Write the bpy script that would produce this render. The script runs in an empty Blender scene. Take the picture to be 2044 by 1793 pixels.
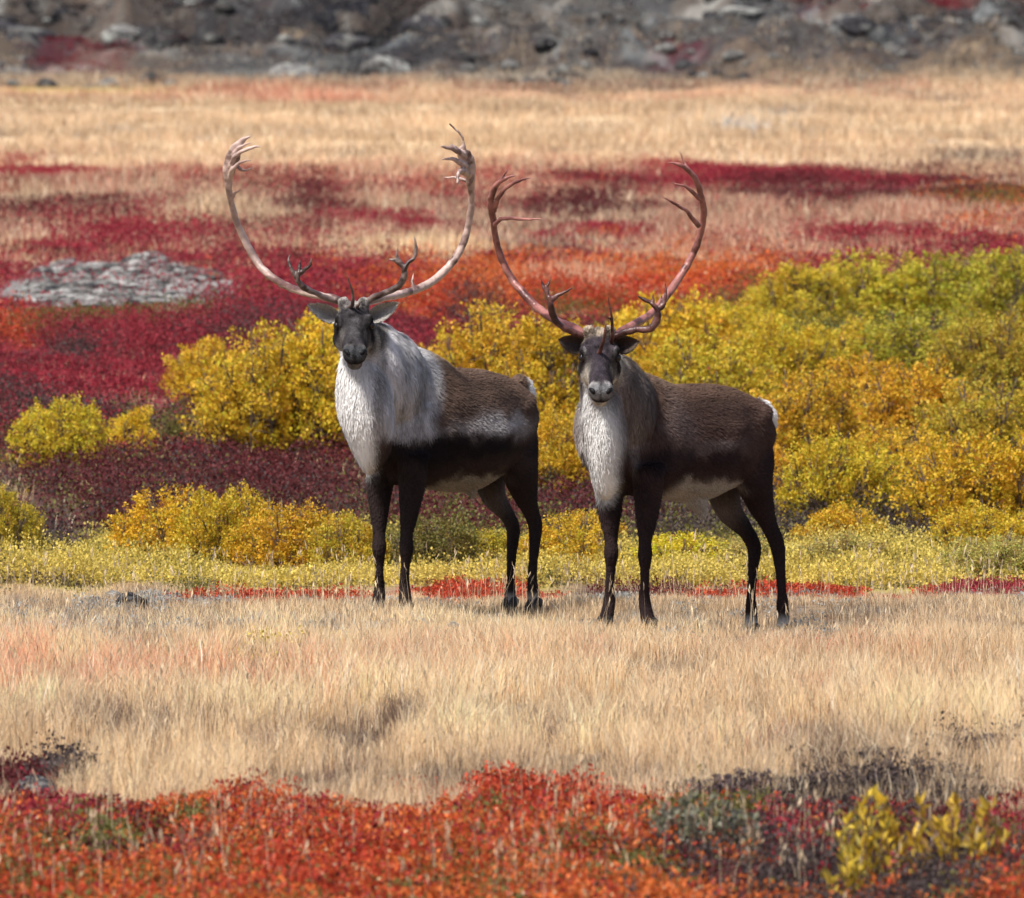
import bpy, math, random
import numpy as np
from mathutils import Vector

# ------------------------------------------------------------------ camera, sky, sun, exposure
scene = bpy.context.scene
COL = scene.collection
CAM_H = 2.5            # height of the lens above the turf under the animals
F = 20070.0            # focal length in image pixels (photograph 2044 units wide)
cam_data = bpy.data.cameras.new("camera")
cam = bpy.data.objects.new("camera", cam_data)
COL.objects.link(cam)
cam.location = (0, 0, CAM_H)
PITCH = math.atan(781.5 / F)
cam.rotation_euler = (math.radians(90) - PITCH, 0, 0)
cam_data.sensor_width = 36.0
cam_data.lens = 36.0 * F / 2044.0
cam_data.clip_start = 0.5
cam_data.clip_end = 3000
cam_data.dof.use_dof = True
cam_data.dof.focus_distance = 44.9
cam_data.dof.aperture_fstop = 9.5
scene.camera = cam

SUN_EL, SUN_AZ = math.radians(58), math.radians(222)   # azimuth clockwise from +Y
world = bpy.data.worlds.new("World")
scene.world = world
world.use_nodes = True
wn = world.node_tree.nodes
sky = wn.new("ShaderNodeTexSky")
sky.sky_type = 'NISHITA'
sky.sun_disc = False
sky.sun_elevation = SUN_EL
sky.sun_rotation = SUN_AZ
sky.air_density = 1.0
sky.dust_density = 3.0
world.node_tree.links.new(sky.outputs[0], wn["Background"].inputs[0])
wn["Background"].inputs[1].default_value = 0.066
sun_data = bpy.data.lights.new("sun", 'SUN')
sun_data.energy = 2.7
sun_data.angle = math.radians(9)
sun_data.color = (1.0, 0.95, 0.88)
sun = bpy.data.objects.new("sun", sun_data)
COL.objects.link(sun)
sd = Vector((math.sin(SUN_AZ) * math.cos(SUN_EL), math.cos(SUN_AZ) * math.cos(SUN_EL), math.sin(SUN_EL)))
sun.rotation_euler = sd.to_track_quat('Z', 'Y').to_euler()
scene.view_settings.view_transform = 'Standard'
scene.view_settings.look = 'None'
scene.view_settings.exposure = 1.05
scene.view_settings.gamma = 1.0
scene.cycles.max_bounces = 6
scene.cycles.transparent_max_bounces = 8

# ------------------------------------------------------------------ numeric helpers
R = np.random.RandomState


def vnoise(x, y, seed=0):
    x = np.asarray(x, float); y = np.asarray(y, float)
    xi = np.floor(x).astype(np.int64); yi = np.floor(y).astype(np.int64)
    fx = x - xi; fy = y - yi
    fx = fx * fx * (3 - 2 * fx); fy = fy * fy * (3 - 2 * fy)

    def h(a, b):
        n = (a * 374761393 + b * 668265263 + seed * 1442695041) & 0xffffffff
        n = ((n ^ (n >> 13)) * 1274126177) & 0xffffffff
        n = (n ^ (n >> 16)) & 0xffffff
        return n / float(0xffffff)
    a = h(xi, yi); b = h(xi + 1, yi); c = h(xi, yi + 1); d = h(xi + 1, yi + 1)
    return (a * (1 - fx) + b * fx) * (1 - fy) + (c * (1 - fx) + d * fx) * fy


def fbm(x, y, seed=0, oct=4):
    s = 0; a = 0.5; t = 0
    for i in range(oct):
        s = s + a * vnoise(x * 2 ** i, y * 2 ** i, seed + i * 17); t += a; a *= 0.5
    return s / t


def logy(y):
    """depth that keeps patches the same shape however far off they are"""
    return np.where(y < 45, y, 45 * (1 + np.log(np.maximum(y, 45) / 45.0)))


def smooth(a, b, x):
    t = np.clip((x - a) / (b - a), 0, 1)
    return t * t * (3 - 2 * t)


def norm(v):
    return v / (np.linalg.norm(v, axis=-1, keepdims=True) + 1e-12)


# ------------------------------------------------------------------ lie of the land
PROF = [(-60, 2700 - 0), (24, 2207), (27, 1973), (30, 1793), (34, 1591), (38, 1435), (41, 1340), (44, 1257), (45.5, 1232),
        (47, 1211), (48.5, 1192), (50, 1172), (53, 1148), (56, 1080), (60, 990), (66, 860), (74, 720), (84, 600),
        (95, 500), (110, 410), (130, 340), (160, 260), (190, 192), (205, 160), (215, 112), (225, 45), (245, -90),
        (280, -330), (340, -620), (420, -800), (700, -900)]
pd = np.array([p[0] for p in PROF], float)
pr = np.array([p[1] for p in PROF], float)
pz = CAM_H - (pr - 115.0) * pd / F
pz[0] = 0.0; pz[1] = 0.0
_y = np.arange(-60, 700, 0.25)
_z = np.interp(_y, pd, pz)
_k = np.hanning(13); _k /= _k.sum()
_z = np.convolve(np.pad(_z, 6, mode='edge'), _k, mode='valid')


def ground_z(x, y, fine=True):
    x = np.asarray(x, float); y = np.asarray(y, float)
    z = np.interp(y, _y, _z)
    z = z - 0.05 * np.exp(-((x - 1.2) / 0.7) ** 2 - ((y - 45.3) / 0.8) ** 2)
    z = z - 0.05 * np.exp(-((x - 0.95) / 0.75) ** 2 - ((y - 44.9) / 0.9) ** 2)
    near = smooth(55, 46, y)
    z = z + 0.05 * near * (fbm(x / 0.9, y / 1.6, 3, 3) - 0.5) * smooth(0, .5, np.abs(y - 45) / 6)
    mid = smooth(52, 60, y) * smooth(215, 190, y)
    z = z + 0.30 * mid * (fbm(x / 4.0, y / 14.0, 5, 3) - 0.5)
    # grassy steps across the far meadow
    z = z + 0.16 * smooth(100, 125, y) * smooth(215, 200, y) * (vnoise(x / 30.0, y / 7.0, 9) - 0.5)
    far = smooth(196, 214, y + 14 * (vnoise(x / 7.0, 0 * x, 21) - 0.5))
    rid = 1 - np.abs(2 * fbm(x / 3.2, y / 5.5, 31, 5) - 1)
    z = z + far * (1.9 * (rid - 0.6) + 1.2 * (fbm(x / 1.2, y / 2.0, 41, 3) - 0.5))
    return z


def uv_of(x, y, z):
    return 1022 + x / y * F, 115 + (CAM_H - z) / y * F


_dt = np.arange(27, 245, 0.05)
_vt = 115 + (CAM_H - np.interp(_dt, _y, _z)) / _dt * F


def dist_of_row(v):
    """distance at which the bare ground shows at image pixel row v"""
    return float(np.interp(-v, -_vt, _dt))


def spot(u, v):
    d = dist_of_row(v)
    x = (u - 1022) / F * d
    return x, d, float(ground_z(x, d))


# ------------------------------------------------------------------ vegetation map
PAL = dict(
    tan=(.64, .455, .265), pale=(.80, .66, .47), salmon=(.54, .26, .16), brown=(.24, .155, .115), red=(.50, .065, .028),
    crimson=(.32, .032, .048), maroon=(.125, .026, .028), orange=(.60, .15, .035), dark=(.080, .058, .055),
    grey=(.36, .36, .34), olive=(.16, .15, .04), ylow=(.66, .52, .12), slate=(.03, .032, .040))
KEYS = list(PAL); KI = {k: i for i, k in enumerate(KEYS)}
PALA = np.array([PAL[k] for k in KEYS])
BANDS = [(-900, dict(dark=.3, grey=.4, brown=.3)), (-300, dict(dark=.3, grey=.3, brown=.25, maroon=.15)),
         (100, dict(dark=.3, grey=.3, brown=.25, slate=.1, maroon=.05)), (142, dict(grey=.3, tan=.12, brown=.33, maroon=.05, dark=.2)),
         (162, dict(tan=.5, salmon=.2, brown=.3)), (180, dict(tan=.3, salmon=.45, brown=.25)), (194, dict(tan=.7, salmon=.15, pale=.15)), (206, dict(tan=.3, salmon=.45, brown=.25)),
         (222, dict(tan=.7, pale=.3)), (240, dict(tan=.6, brown=.25, salmon=.15)), (255, dict(tan=.7, pale=.25, brown=.05)), (275, dict(tan=.6, brown=.28, grey=.12)), (296, dict(tan=.7, pale=.2, salmon=.1)), (312, dict(tan=.5, brown=.3, salmon=.2)), (326, dict(tan=.75, pale=.25)),
         (348, dict(tan=.6, salmon=.3, brown=.1)), (372, dict(salmon=.45, red=.12, tan=.28, crimson=.15)),
         (410, dict(crimson=.27, maroon=.24, tan=.22, salmon=.27)), (450, dict(crimson=.27, maroon=.18, tan=.25, salmon=.30)),
         (500, dict(crimson=.40, maroon=.17, tan=.15, salmon=.28)), (560, dict(crimson=.65, maroon=.25, red=.1)),
         (640, dict(crimson=.62, maroon=.38)), (740, dict(crimson=.42, maroon=.46, dark=.12)),
         (830, dict(crimson=.28, maroon=.42, dark=.2, brown=.1)), (950, dict(maroon=.32, dark=.24, crimson=.10, brown=.22, olive=.12)),
         (1080, dict(maroon=.22, dark=.28, brown=.34, olive=.16)), (1112, dict(ylow=.6, olive=.3, dark=.1)),
         (1168, dict(ylow=.7, tan=.2, olive=.1)), (1184, dict(tan=.55, brown=.45)), (1210, dict(tan=.55, brown=.35, grey=.1)),
         (1245, dict(tan=.5, brown=.25, pale=.15, grey=.10)), (1290, dict(tan=.65, pale=.25, brown=.1)),
         (1340, dict(tan=.62, pale=.24, salmon=.14)), (1410, dict(tan=.65, pale=.35)), (1450, dict(tan=.65, pale=.1, brown=.25)),
         (1520, dict(tan=.7, pale=.15, brown=.15)), (1620, dict(tan=.62, brown=.38)),
         (1650, dict(red=.4, orange=.3, crimson=.15, brown=.15)), (1730, dict(red=.38, orange=.38, crimson=.12, olive=.12)),
         (1800, dict(red=.3, orange=.4, crimson=.1, olive=.2)), (2300, dict(red=.3, orange=.4, olive=.3))]
BV = np.array([b[0] for b in BANDS], float)
BW = np.zeros((len(BANDS), len(KEYS)))
for i, b in enumerate(BANDS):
    for k, w in b[1].items():
        BW[i, KI[k]] = w
# (u, v, half width, half height, kind, strength)
BLOBS = [
    # rocky hillside
    (40, 85, 90, 32, 'slate', .8), (160, 130, 100, 18, 'crimson', .6), (60, 40, 200, 22, 'brown', .6),
    (760, 95, 150, 45, 'slate', .75), (880, 80, 80, 30, 'dark', .8), (560, 150, 160, 16, 'grey', .5), (1180, 80, 200, 40, 'grey', .5),
    (1200, 15, 60, 25, 'slate', .6), (1340, 20, 60, 25, 'slate', .6), (1850, 30, 260, 24, 'crimson', .8), (1360, 135, 45, 12, 'crimson', .7),
    (1730, 110, 110, 22, 'slate', .6), (1500, 80, 160, 40, 'grey', .7), (1980, 165, 130, 36, 'tan', .55), (1600, 60, 40, 14, 'crimson', .5),
    (1030, 160, 320, 8, 'pale', .5), (250, 565, 250, 48, 'slate', .0),
    # meadow
    (120, 178, 260, 9, 'ylow', .7), (520, 195, 220, 16, 'salmon', .7), (1250, 185, 300, 10, 'brown', .5), (1800, 195, 260, 12, 'brown', .5),
    (1500, 250, 90, 18, 'grey', .5), (700, 322, 200, 8, 'brown', .4), (1700, 335, 400, 8, 'pale', .4),
    (60, 350, 170, 18, 'crimson', .85), (1960, 320, 120, 22, 'brown', .7), (900, 300, 200, 12, 'tan', .8), (620, 372, 200, 14, 'salmon', .6),
    # red heath, with shadowed shrub gaps painted dark
    (250, 390, 300, 14, 'salmon', .5), (420, 440, 90, 28, 'tan', .75), (620, 420, 90, 22, 'maroon', .55), (760, 455, 110, 28, 'crimson', .6),
    (760, 490, 90, 26, 'tan', .4), (130, 430, 130, 30, 'maroon', .4), (230, 480, 160, 22, 'crimson', .8), (60, 410, 60, 20, 'tan', .4),
    (1180, 420, 130, 30, 'maroon', .6), (1200, 470, 110, 22, 'crimson', .7), (1100, 500, 200, 25, 'brown', .55), (880, 505, 130, 22, 'tan', .5),
    (1480, 364, 240, 18, 'crimson', .95), (1780, 392, 280, 38, 'maroon', .85), (1750, 375, 130, 10, 'crimson', .7), (1750, 440, 300, 20, 'salmon', .5), (1800, 480, 300, 22, 'crimson', .4),
    (1450, 470, 170, 30, 'salmon', .7), (1980, 440, 120, 40, 'orange', .3), (1990, 420, 90, 18, 'olive', .5),
    (1500, 505, 240, 18, 'salmon', .5), (1000, 580, 230, 55, 'orange', .85), (1380, 565, 200, 55, 'orange', .85), (1200, 600, 180, 60, 'red', .8),
    (1120, 560, 120, 20, 'salmon', .6), (880, 620, 70, 30, 'red', .8), (1470, 575, 80, 24, 'red', .7),
    (120, 590, 90, 40, 'crimson', .8), (20, 640, 40, 36, 'red', .9), (260, 628, 200, 26, 'olive', .75), (320, 625, 100, 18, 'brown', .6), (960, 632, 60, 18, 'dark', .8),
    (530, 600, 90, 50, 'crimson', .85), (600, 680, 120, 26, 'dark', .5), (160, 705, 45, 22, 'dark', .8), (220, 760, 260, 60, 'crimson', .55),
    (280, 650, 60, 30, 'crimson', .6), (480, 700, 100, 30, 'dark', .4), (100, 840, 160, 40, 'dark', .4),
    (140, 1075, 36, 50, 'brown', .9), (200, 1010, 160, 90, 'maroon', .4), (60, 1100, 110, 50, 'dark', .7), (560, 960, 150, 60, 'maroon', .6),
    (1200, 1010, 220, 60, 'maroon', .5), (1400, 1070, 90, 30, 'dark', .8), (1610, 1075, 60, 40, 'dark', .95), (1820, 1090, 110, 30, 'dark', .95), (900, 1060, 120, 45, 'maroon', .7), (1850, 1030, 260, 60, 'dark', .6),  # right-hand dark entries paint the shadow in gaps between the shrubs
    # low willow band and the red strip
    (860, 1130, 130, 22, 'olive', .9), (140, 1120, 100, 20, 'brown', .5), (1850, 1110, 70, 20, 'grey', .5), (370, 1145, 60, 25, 'olive', .5),
    (610, 1193, 220, 9, 'red', .8), (970, 1186, 120, 14, 'red', .9), (1560, 1192, 170, 10, 'red', .75), (1700, 1186, 150, 9, 'red', .7), (1960, 1190, 90, 10, 'crimson', .5),
    (1260, 1186, 110, 16, 'maroon', .35), (1180, 1180, 80, 14, 'brown', .6), (150, 1198, 220, 10, 'brown', .6),
    (140, 1250, 230, 34, 'grey', .35), (160, 1240, 260, 40, 'brown', .35), (620, 1238, 200, 16, 'grey', .25), (900, 1250, 120, 16, 'grey', .2), (1780, 1240, 280, 30, 'brown', .3),
    (1500, 720, 300, 90, 'olive', .9), (1800, 760, 380, 130, 'olive', .9), (1850, 930, 420, 130, 'brown', .75), (1700, 1040, 400, 70, 'dark', .7), (1050, 850, 220, 120, 'brown', .6),
    # foreground grass
    (500, 1315, 150, 34, 'ylow', .5), (120, 1370, 300, 36, 'salmon', .45), (620, 1385, 300, 40, 'salmon', .4), (1640, 1318, 230, 26, 'salmon', .5),
    (1560, 1325, 60, 18, 'red', .25), (1640, 1330, 40, 24, 'red', .3), (880, 1312, 90, 20, 'salmon', .4),
    (740, 1475, 130, 26, 'brown', .85), (250, 1470, 220, 24, 'brown', .65), (1150, 1470, 170, 18, 'brown', .6), (1650, 1500, 200, 30, 'brown', .6), (1450, 1490, 160, 40, 'salmon', .2),
    (1250, 1580, 120, 22, 'brown', .5), (1560, 1610, 240, 30, 'dark', .6), (1700, 1550, 100, 30, 'brown', .6), (1930, 1520, 120, 46, 'dark', .5),
    (1830, 1620, 220, 36, 'dark', .5), (1020, 1555, 120, 20, 'brown', .4), (840, 1570, 160, 22, 'brown', .5), (560, 1570, 120, 16, 'brown', .5),
    (1720, 1770, 430, 130, 'dark', .8), (1850, 1720, 300, 90, 'brown', .5), (1450, 1800, 120, 40, 'maroon', .4), (1400, 1850, 300, 50, 'orange', .5), (20, 1590, 70, 40, 'maroon', .8), (120, 1570, 60, 20, 'dark', .7), (90, 1650, 90, 50, 'crimson', .5),
    (1430, 1650, 110, 60, 'grey', .45), (1420, 1660, 120, 60, 'olive', .5), (1600, 1700, 60, 50, 'crimson', .45), (2020, 1690, 60, 90, 'crimson', .5),
    (1830, 1710, 150, 70, 'maroon', .35), (1300, 1640, 70, 20, 'brown', .4), (1150, 1620, 220, 26, 'red', .7), (240, 1720, 160, 70, 'maroon', .35), (210, 1690, 70, 40, 'olive', .4),
]


def zone(x, y, z=None):
    if z is None:
        z = ground_z(x, y)
    zz = np.interp(y, _y, _z)
    u, v = uv_of(x, y, zz)
    n1 = fbm(u / 70.0, v / 30.0, 71, 3) - 0.5
    n2 = fbm(u / 90.0, v / 34.0, 83, 3) - 0.5
    us = u + 90 * n1; vs = v + np.interp(v, [0, 150, 340, 460, 700], [26, 9, 12, 34, 44]) * n2
    W = np.empty((len(u), len(KEYS)))
    for k in range(len(KEYS)):
        W[:, k] = np.interp(vs, BV, BW[:, k])
    for (bu, bv, ru, rv, k, s) in BLOBS:
        g = np.exp(-(((us - bu) / ru) ** 2 + ((vs - bv) / rv) ** 2) ** 1.6 * 0.8) * s
        m = g > 0.004
        W[m] *= (1 - g[m])[:, None]
        W[m, KI[k]] += g[m]
    return u, v, W


def pick(W, x, y, rng, sharp=1.6, scale=0.35):
    """choose one kind per plant; neighbouring plants tend to agree"""
    Wp = W ** sharp
    c = np.cumsum(Wp / Wp.sum(1, keepdims=True), axis=1)
    sx = scale * np.maximum(1, y / 70.0)
    n = fbm(x / sx, logy(y) / (scale * 2.2), 101, 3)
    r = np.clip((n - 0.5) * 2.1 + 0.5 + (rng.rand(len(x)) - 0.5) * 0.5, 0, 0.9999)
    r = np.abs(((r * 3.0) % 2.0) - 1) * 0.9999
    return (r[:, None] > c).sum(1).clip(0, len(KEYS) - 1)


# ------------------------------------------------------------------ mesh helpers
def mesh_np(name, verts, faces, n_per, mat=None, colors=None, smooth_shade=False):
    """faces: flat loop array, n_per: corners per face (int or array)"""
    me = bpy.data.meshes.new(name)
    verts = np.asarray(verts, np.float32); faces = np.asarray(faces, np.int32).ravel()
    if np.isscalar(n_per):
        n_per = np.full(len(faces) // n_per, n_per, np.int32)
    me.vertices.add(len(verts)); me.vertices.foreach_set("co", verts.ravel())
    me.loops.add(len(faces)); me.loops.foreach_set("vertex_index", faces)
    me.polygons.add(len(n_per))
    st = np.zeros(len(n_per), np.int32); st[1:] = np.cumsum(n_per)[:-1]
    me.polygons.foreach_set("loop_start", st)
    me.polygons.foreach_set("loop_total", np.asarray(n_per, np.int32))
    if smooth_shade:
        me.polygons.foreach_set("use_smooth", np.ones(len(n_per), bool))
    me.update(calc_edges=True)
    if colors is not None:
        set_col(me, colors)
    if mat:
        me.materials.append(mat)
    return me


def set_col(me, colors):
    a = me.color_attributes.get("col") or me.color_attributes.new("col", 'FLOAT_COLOR', 'POINT')
    c = np.ones((len(me.vertices), 4), np.float32); c[:, :3] = np.clip(colors, 0, 1)
    a.data.foreach_set("color", c.ravel())


def link(name, me, parent=None):
    o = bpy.data.objects.new(name, me)
    COL.objects.link(o)
    if parent:
        o.parent = parent
    return o


def empty(name, loc):
    o = bpy.data.objects.new(name, None)
    COL.objects.link(o); o.location = loc
    return o


def tag(o, label=None, cat=None, group=None, kind=None):
    for k, v in (("label", label), ("category", cat), ("group", group), ("kind", kind)):
        if v:
            o[k] = v
    return o


def tubes(paths, nseg=8):
    """paths: list of (points Nx3, radii N or Nx2, side vector or None). returns verts, faces, n_per"""
    V, Fc, n = [], [], 0
    cnt = []
    for pts, rad, side in paths:
        pts = np.asarray(pts, float); rad = np.asarray(rad, float)
        if rad.ndim == 1:
            rad = np.stack([rad, rad], 1)
        t = norm(np.gradient(pts, axis=0))
        if side is None:
            side = np.array([1.0, 0, 0]) if abs(t[0][0]) < .8 else np.array([0, 1.0, 0])
        s = np.asarray(side, float)
        ang = np.linspace(0, 2 * np.pi, nseg, endpoint=False)
        rings = []
        for i in range(len(pts)):
            si = s - t[i] * np.dot(s, t[i]); si = si / (np.linalg.norm(si) + 1e-9)
            up = np.cross(t[i], si)
            s = si
            rings.append(pts[i] + np.outer(np.cos(ang) * rad[i, 0], si) + np.outer(np.sin(ang) * rad[i, 1], up))
        V.append(np.vstack(rings + [pts[:1], pts[-1:]]))
        N = len(pts)
        for i in range(N - 1):
            for j in range(nseg):
                k = (j + 1) % nseg
                Fc += [n + i * nseg + j, n + i * nseg + k, n + (i + 1) * nseg + k, n + (i + 1) * nseg + j]; cnt.append(4)
        for j in range(nseg):
            k = (j + 1) % nseg
            Fc += [n + k, n + j, n + N * nseg]; cnt.append(3)
            Fc += [n + (N - 1) * nseg + j, n + (N - 1) * nseg + k, n + N * nseg + 1]; cnt.append(3)
        n += N * nseg + 2
    return np.vstack(V), Fc, np.array(cnt, np.int32)


def catmull(P, n):
    P = np.asarray(P, float)
    if len(P) < 3:
        t = np.linspace(0, 1, n)[:, None]
        return P[0] * (1 - t) + P[-1] * t
    d = np.linalg.norm(np.diff(P[:, :3], axis=0), axis=1) ** 0.5 + 1e-6
    T = np.concatenate([[0], np.cumsum(d)])
    out = np.empty((n, P.shape[1]))
    m = np.gradient(P, T, axis=0)
    for i, t in enumerate(np.linspace(0, T[-1], n)):
        k = min(np.searchsorted(T, t, side='right') - 1, len(P) - 2); k = max(k, 0)
        h = T[k + 1] - T[k]; s = (t - T[k]) / h
        out[i] = ((2 * s ** 3 - 3 * s ** 2 + 1) * P[k] + (s ** 3 - 2 * s ** 2 + s) * h * m[k] +
                  (-2 * s ** 3 + 3 * s ** 2) * P[k + 1] + (s ** 3 - s ** 2) * h * m[k + 1])
    return out


# ------------------------------------------------------------------ materials
def new_mat(name):
    m = bpy.data.materials.new(name); m.use_nodes = True
    nt = m.node_tree; nt.nodes.clear()
    out = nt.nodes.new("ShaderNodeOutputMaterial")
    return m, nt, out


def mat_attr(name, rough=0.9, noise=0.25, nscale=40, transl=0.0, bump=0.0, bscale=60, spec=0.15, objcol=False):
    m, nt, out = new_mat(name); N = nt.nodes; L = nt.links
    at = N.new("ShaderNodeAttribute"); at.attribute_name = "col"
    colr = at.outputs["Color"]
    if objcol:
        oi = N.new("ShaderNodeObjectInfo")
        mx = N.new("ShaderNodeMix"); mx.data_type = 'RGBA'; mx.blend_type = 'MULTIPLY'; mx.inputs[0].default_value = 1
        L.new(colr, mx.inputs[6]); L.new(oi.outputs["Color"], mx.inputs[7]); colr = mx.outputs[2]
    if noise > 0:
        tc = N.new("ShaderNodeTexCoord")
        nz = N.new("ShaderNodeTexNoise"); nz.inputs["Scale"].default_value = nscale; nz.inputs["Detail"].default_value = 4
        L.new(tc.outputs["Object"], nz.inputs["Vector"])
        mr = N.new("ShaderNodeMapRange"); mr.inputs[1].default_value = .25; mr.inputs[2].default_value = .75
        mr.inputs[3].default_value = 1 - noise; mr.inputs[4].default_value = 1 + noise
        L.new(nz.outputs["Fac"], mr.inputs[0])
        mx = N.new("ShaderNodeVectorMath"); mx.operation = 'SCALE'
        L.new(colr, mx.inputs[0]); L.new(mr.outputs[0], mx.inputs["Scale"]); colr = mx.outputs[0]
    p = N.new("ShaderNodeBsdfPrincipled")
    p.inputs["Roughness"].default_value = rough
    p.inputs["Specular IOR Level"].default_value = spec
    L.new(colr, p.inputs["Base Color"])
    if bump > 0:
        tc = N.new("ShaderNodeTexCoord")
        nz = N.new("ShaderNodeTexNoise"); nz.inputs["Scale"].default_value = bscale; nz.inputs["Detail"].default_value = 6
        L.new(tc.outputs["Object"], nz.inputs["Vector"])
        b = N.new("ShaderNodeBump"); b.inputs["Strength"].default_value = bump; b.inputs["Distance"].default_value = .02
        L.new(nz.outputs["Fac"], b.inputs["Height"]); L.new(b.outputs[0], p.inputs["Normal"])
    sh = p.outputs[0]
    if transl > 0:
        t = N.new("ShaderNodeBsdfTranslucent"); L.new(colr, t.inputs[0])
        ms = N.new("ShaderNodeMixShader"); ms.inputs[0].default_value = transl
        L.new(p.outputs[0], ms.inputs[1]); L.new(t.outputs[0], ms.inputs[2]); sh = ms.outputs[0]
    L.new(sh, out.inputs[0])
    return m


def mat_plain(name, col, rough=.6, spec=.3, coat=0):
    m, nt, out = new_mat(name)
    p = nt.nodes.new("ShaderNodeBsdfPrincipled")
    p.inputs["Base Color"].default_value = (*col, 1); p.inputs["Roughness"].default_value = rough
    p.inputs["Specular IOR Level"].default_value = spec; p.inputs["Coat Weight"].default_value = coat
    nz = nt.nodes.new("ShaderNodeTexNoise"); nz.inputs["Scale"].default_value = 30
    mr = nt.nodes.new("ShaderNodeMapRange"); mr.inputs[3].default_value = rough - .08; mr.inputs[4].default_value = rough + .08
    nt.links.new(nz.outputs["Fac"], mr.inputs[0]); nt.links.new(mr.outputs[0], p.inputs["Roughness"])
    nt.links.new(p.outputs[0], out.inputs[0])
    return m


M_ground = mat_attr("tundra_ground", noise=.3, nscale=9, bump=.6, bscale=25)
M_blade = mat_attr("dry_blade", rough=.7, noise=0, transl=.35, spec=.2)
M_leaf = mat_attr("heath_leaf", rough=.6, noise=0, transl=.35, spec=.25)
M_bush = mat_attr("willow_leaf", rough=.55, noise=0, transl=.3, spec=.25, objcol=True)
M_twig = mat_attr("twig_bark", rough=.85, noise=.2, nscale=20)
M_rock = mat_attr("lichen_rock", rough=.95, noise=.45, nscale=14, bump=1.0, bscale=18, spec=.1)
M_body = mat_attr("caribou_skin", rough=.9, noise=.15, nscale=60, bump=.35, bscale=90, spec=.1)
M_fur = mat_attr("caribou_fur", rough=.8, noise=0, transl=.12, spec=.15)
M_antler = mat_attr("antler_bone", rough=.36, noise=.22, nscale=35, bump=.25, bscale=60, spec=.5)
M_hoof = mat_plain("hoof_horn", (.02, .017, .015), .5)
M_eye = mat_plain("eye_dark", (.008, .005, .004), .22, .5)
M_nostril = mat_plain("nostril_skin", (.006, .005, .006), .55, .2)

def on_scree(x, y):
    u, v = uv_of(x, y, np.interp(y, _y, _z))
    u = u + 60 * (fbm(u / 50, v / 14, 66, 3) - .5); v = v + 34 * (fbm(u / 40, v / 12, 67, 3) - .5)
    return ((u - 245) / 245) ** 2 + ((v - 572) / 52) ** 2 < 1



#@@GROUND
# ------------------------------------------------------------------ ground: one sheet from behind the lens to the horizon ridge
ys = np.concatenate([np.arange(-60, 20, 8), np.arange(20, 27, .5), np.arange(27, 55, .055), np.arange(55, 130, .2),
                     np.arange(130, 200, .55), np.arange(200, 262, .22), np.arange(262, 700, 6)])
c1 = np.linspace(-.105, .105, 400)
c2 = .105 + np.cumsum(np.geomspace(.004, .2, 22))
cs = np.concatenate([-c2[::-1], c1, c2])
YY, CC = np.meshgrid(ys, cs, indexing='ij')
XX = CC * np.maximum(YY, 22)
gx, gy = XX.ravel(), YY.ravel()
gz = ground_z(gx, gy)
nx, ny = len(cs), len(ys)
a = (np.arange(ny - 1)[:, None] * nx + np.arange(nx - 1)[None, :]).ravel()
faces = np.stack([a, a + 1, a + nx + 1, a + nx], 1)
yc = np.maximum(gy, 25.)
gu, gv, W = zone(gx, yc, gz)
rg = R(5)
Wg = W ** 1.4
Wg /= Wg.sum(1, keepdims=True)
kk = pick(W, gx, yc, rg, 1.3, .5)
gc = 0.5 * (Wg @ PALA) + 0.5 * PALA[kk]
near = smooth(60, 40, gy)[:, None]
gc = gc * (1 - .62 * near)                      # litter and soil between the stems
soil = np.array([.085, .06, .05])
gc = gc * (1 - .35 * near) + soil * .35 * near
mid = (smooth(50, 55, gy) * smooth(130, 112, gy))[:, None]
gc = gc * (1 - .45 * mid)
scr = on_scree(gx, yc)
gc[scr] = np.array([.22, .22, .21]) * (.7 + .6 * fbm(gx[scr] / .2, gy[scr] / .4, 13, 3))[:, None]
# rock and lichen on the hillside
hill = np.maximum(smooth(194, 203, gy), smooth(140, 118, gv))[:, None]
n = fbm(gx / .9, gy / 1.6, 55, 4)[:, None]
n2 = fbm(gx / 2.7, gy / 5.0, 57, 4)[:, None]
rockc = np.where(n2 > .53, np.array([.022, .024, .032]), np.array([.105, .082, .066])) * (.25 + 1.5 * n)
rockc = rockc * .75 + smooth(.60, .72, n) * np.array([.13, .145, .14])
gc = gc * (1 - .62 * hill); gc = gc * (1 - .6 * hill) + rockc * .6 * hill
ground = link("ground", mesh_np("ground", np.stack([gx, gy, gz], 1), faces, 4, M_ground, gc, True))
tag(ground, "tundra ground rising from dry grass to a rocky hillside", kind="structure")
#@@END

#@@CARIBOU
# ------------------------------------------------------------------ the two caribou
def bake(name, verts, faces, n_per, voxel, smooth_it, mat):
    me = mesh_np(name + "_src", verts, faces, n_per)
    o = bpy.data.objects.new(name + "_src", me); COL.objects.link(o)
    r = o.modifiers.new("r", 'REMESH'); r.mode = 'VOXEL'; r.voxel_size = voxel
    s = o.modifiers.new("s", 'SMOOTH'); s.factor = .5; s.iterations = smooth_it
    dg = bpy.context.evaluated_depsgraph_get()
    m2 = bpy.data.meshes.new_from_object(o.evaluated_get(dg))
    bpy.data.objects.remove(o); bpy.data.meshes.remove(me)
    m2.name = name; m2.materials.clear(); m2.materials.append(mat)
    m2.polygons.foreach_set("use_smooth", np.ones(len(m2.polygons), bool))
    return m2


def get_v(me):
    v = np.empty(len(me.vertices) * 3, np.float32); me.vertices.foreach_get("co", v)
    return v.reshape(-1, 3).astype(float)


def get_n(me):
    v = np.empty(len(me.vertices) * 3, np.float32); me.vertex_normals.foreach_get("vector", v)
    return v.reshape(-1, 3).astype(float)


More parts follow.
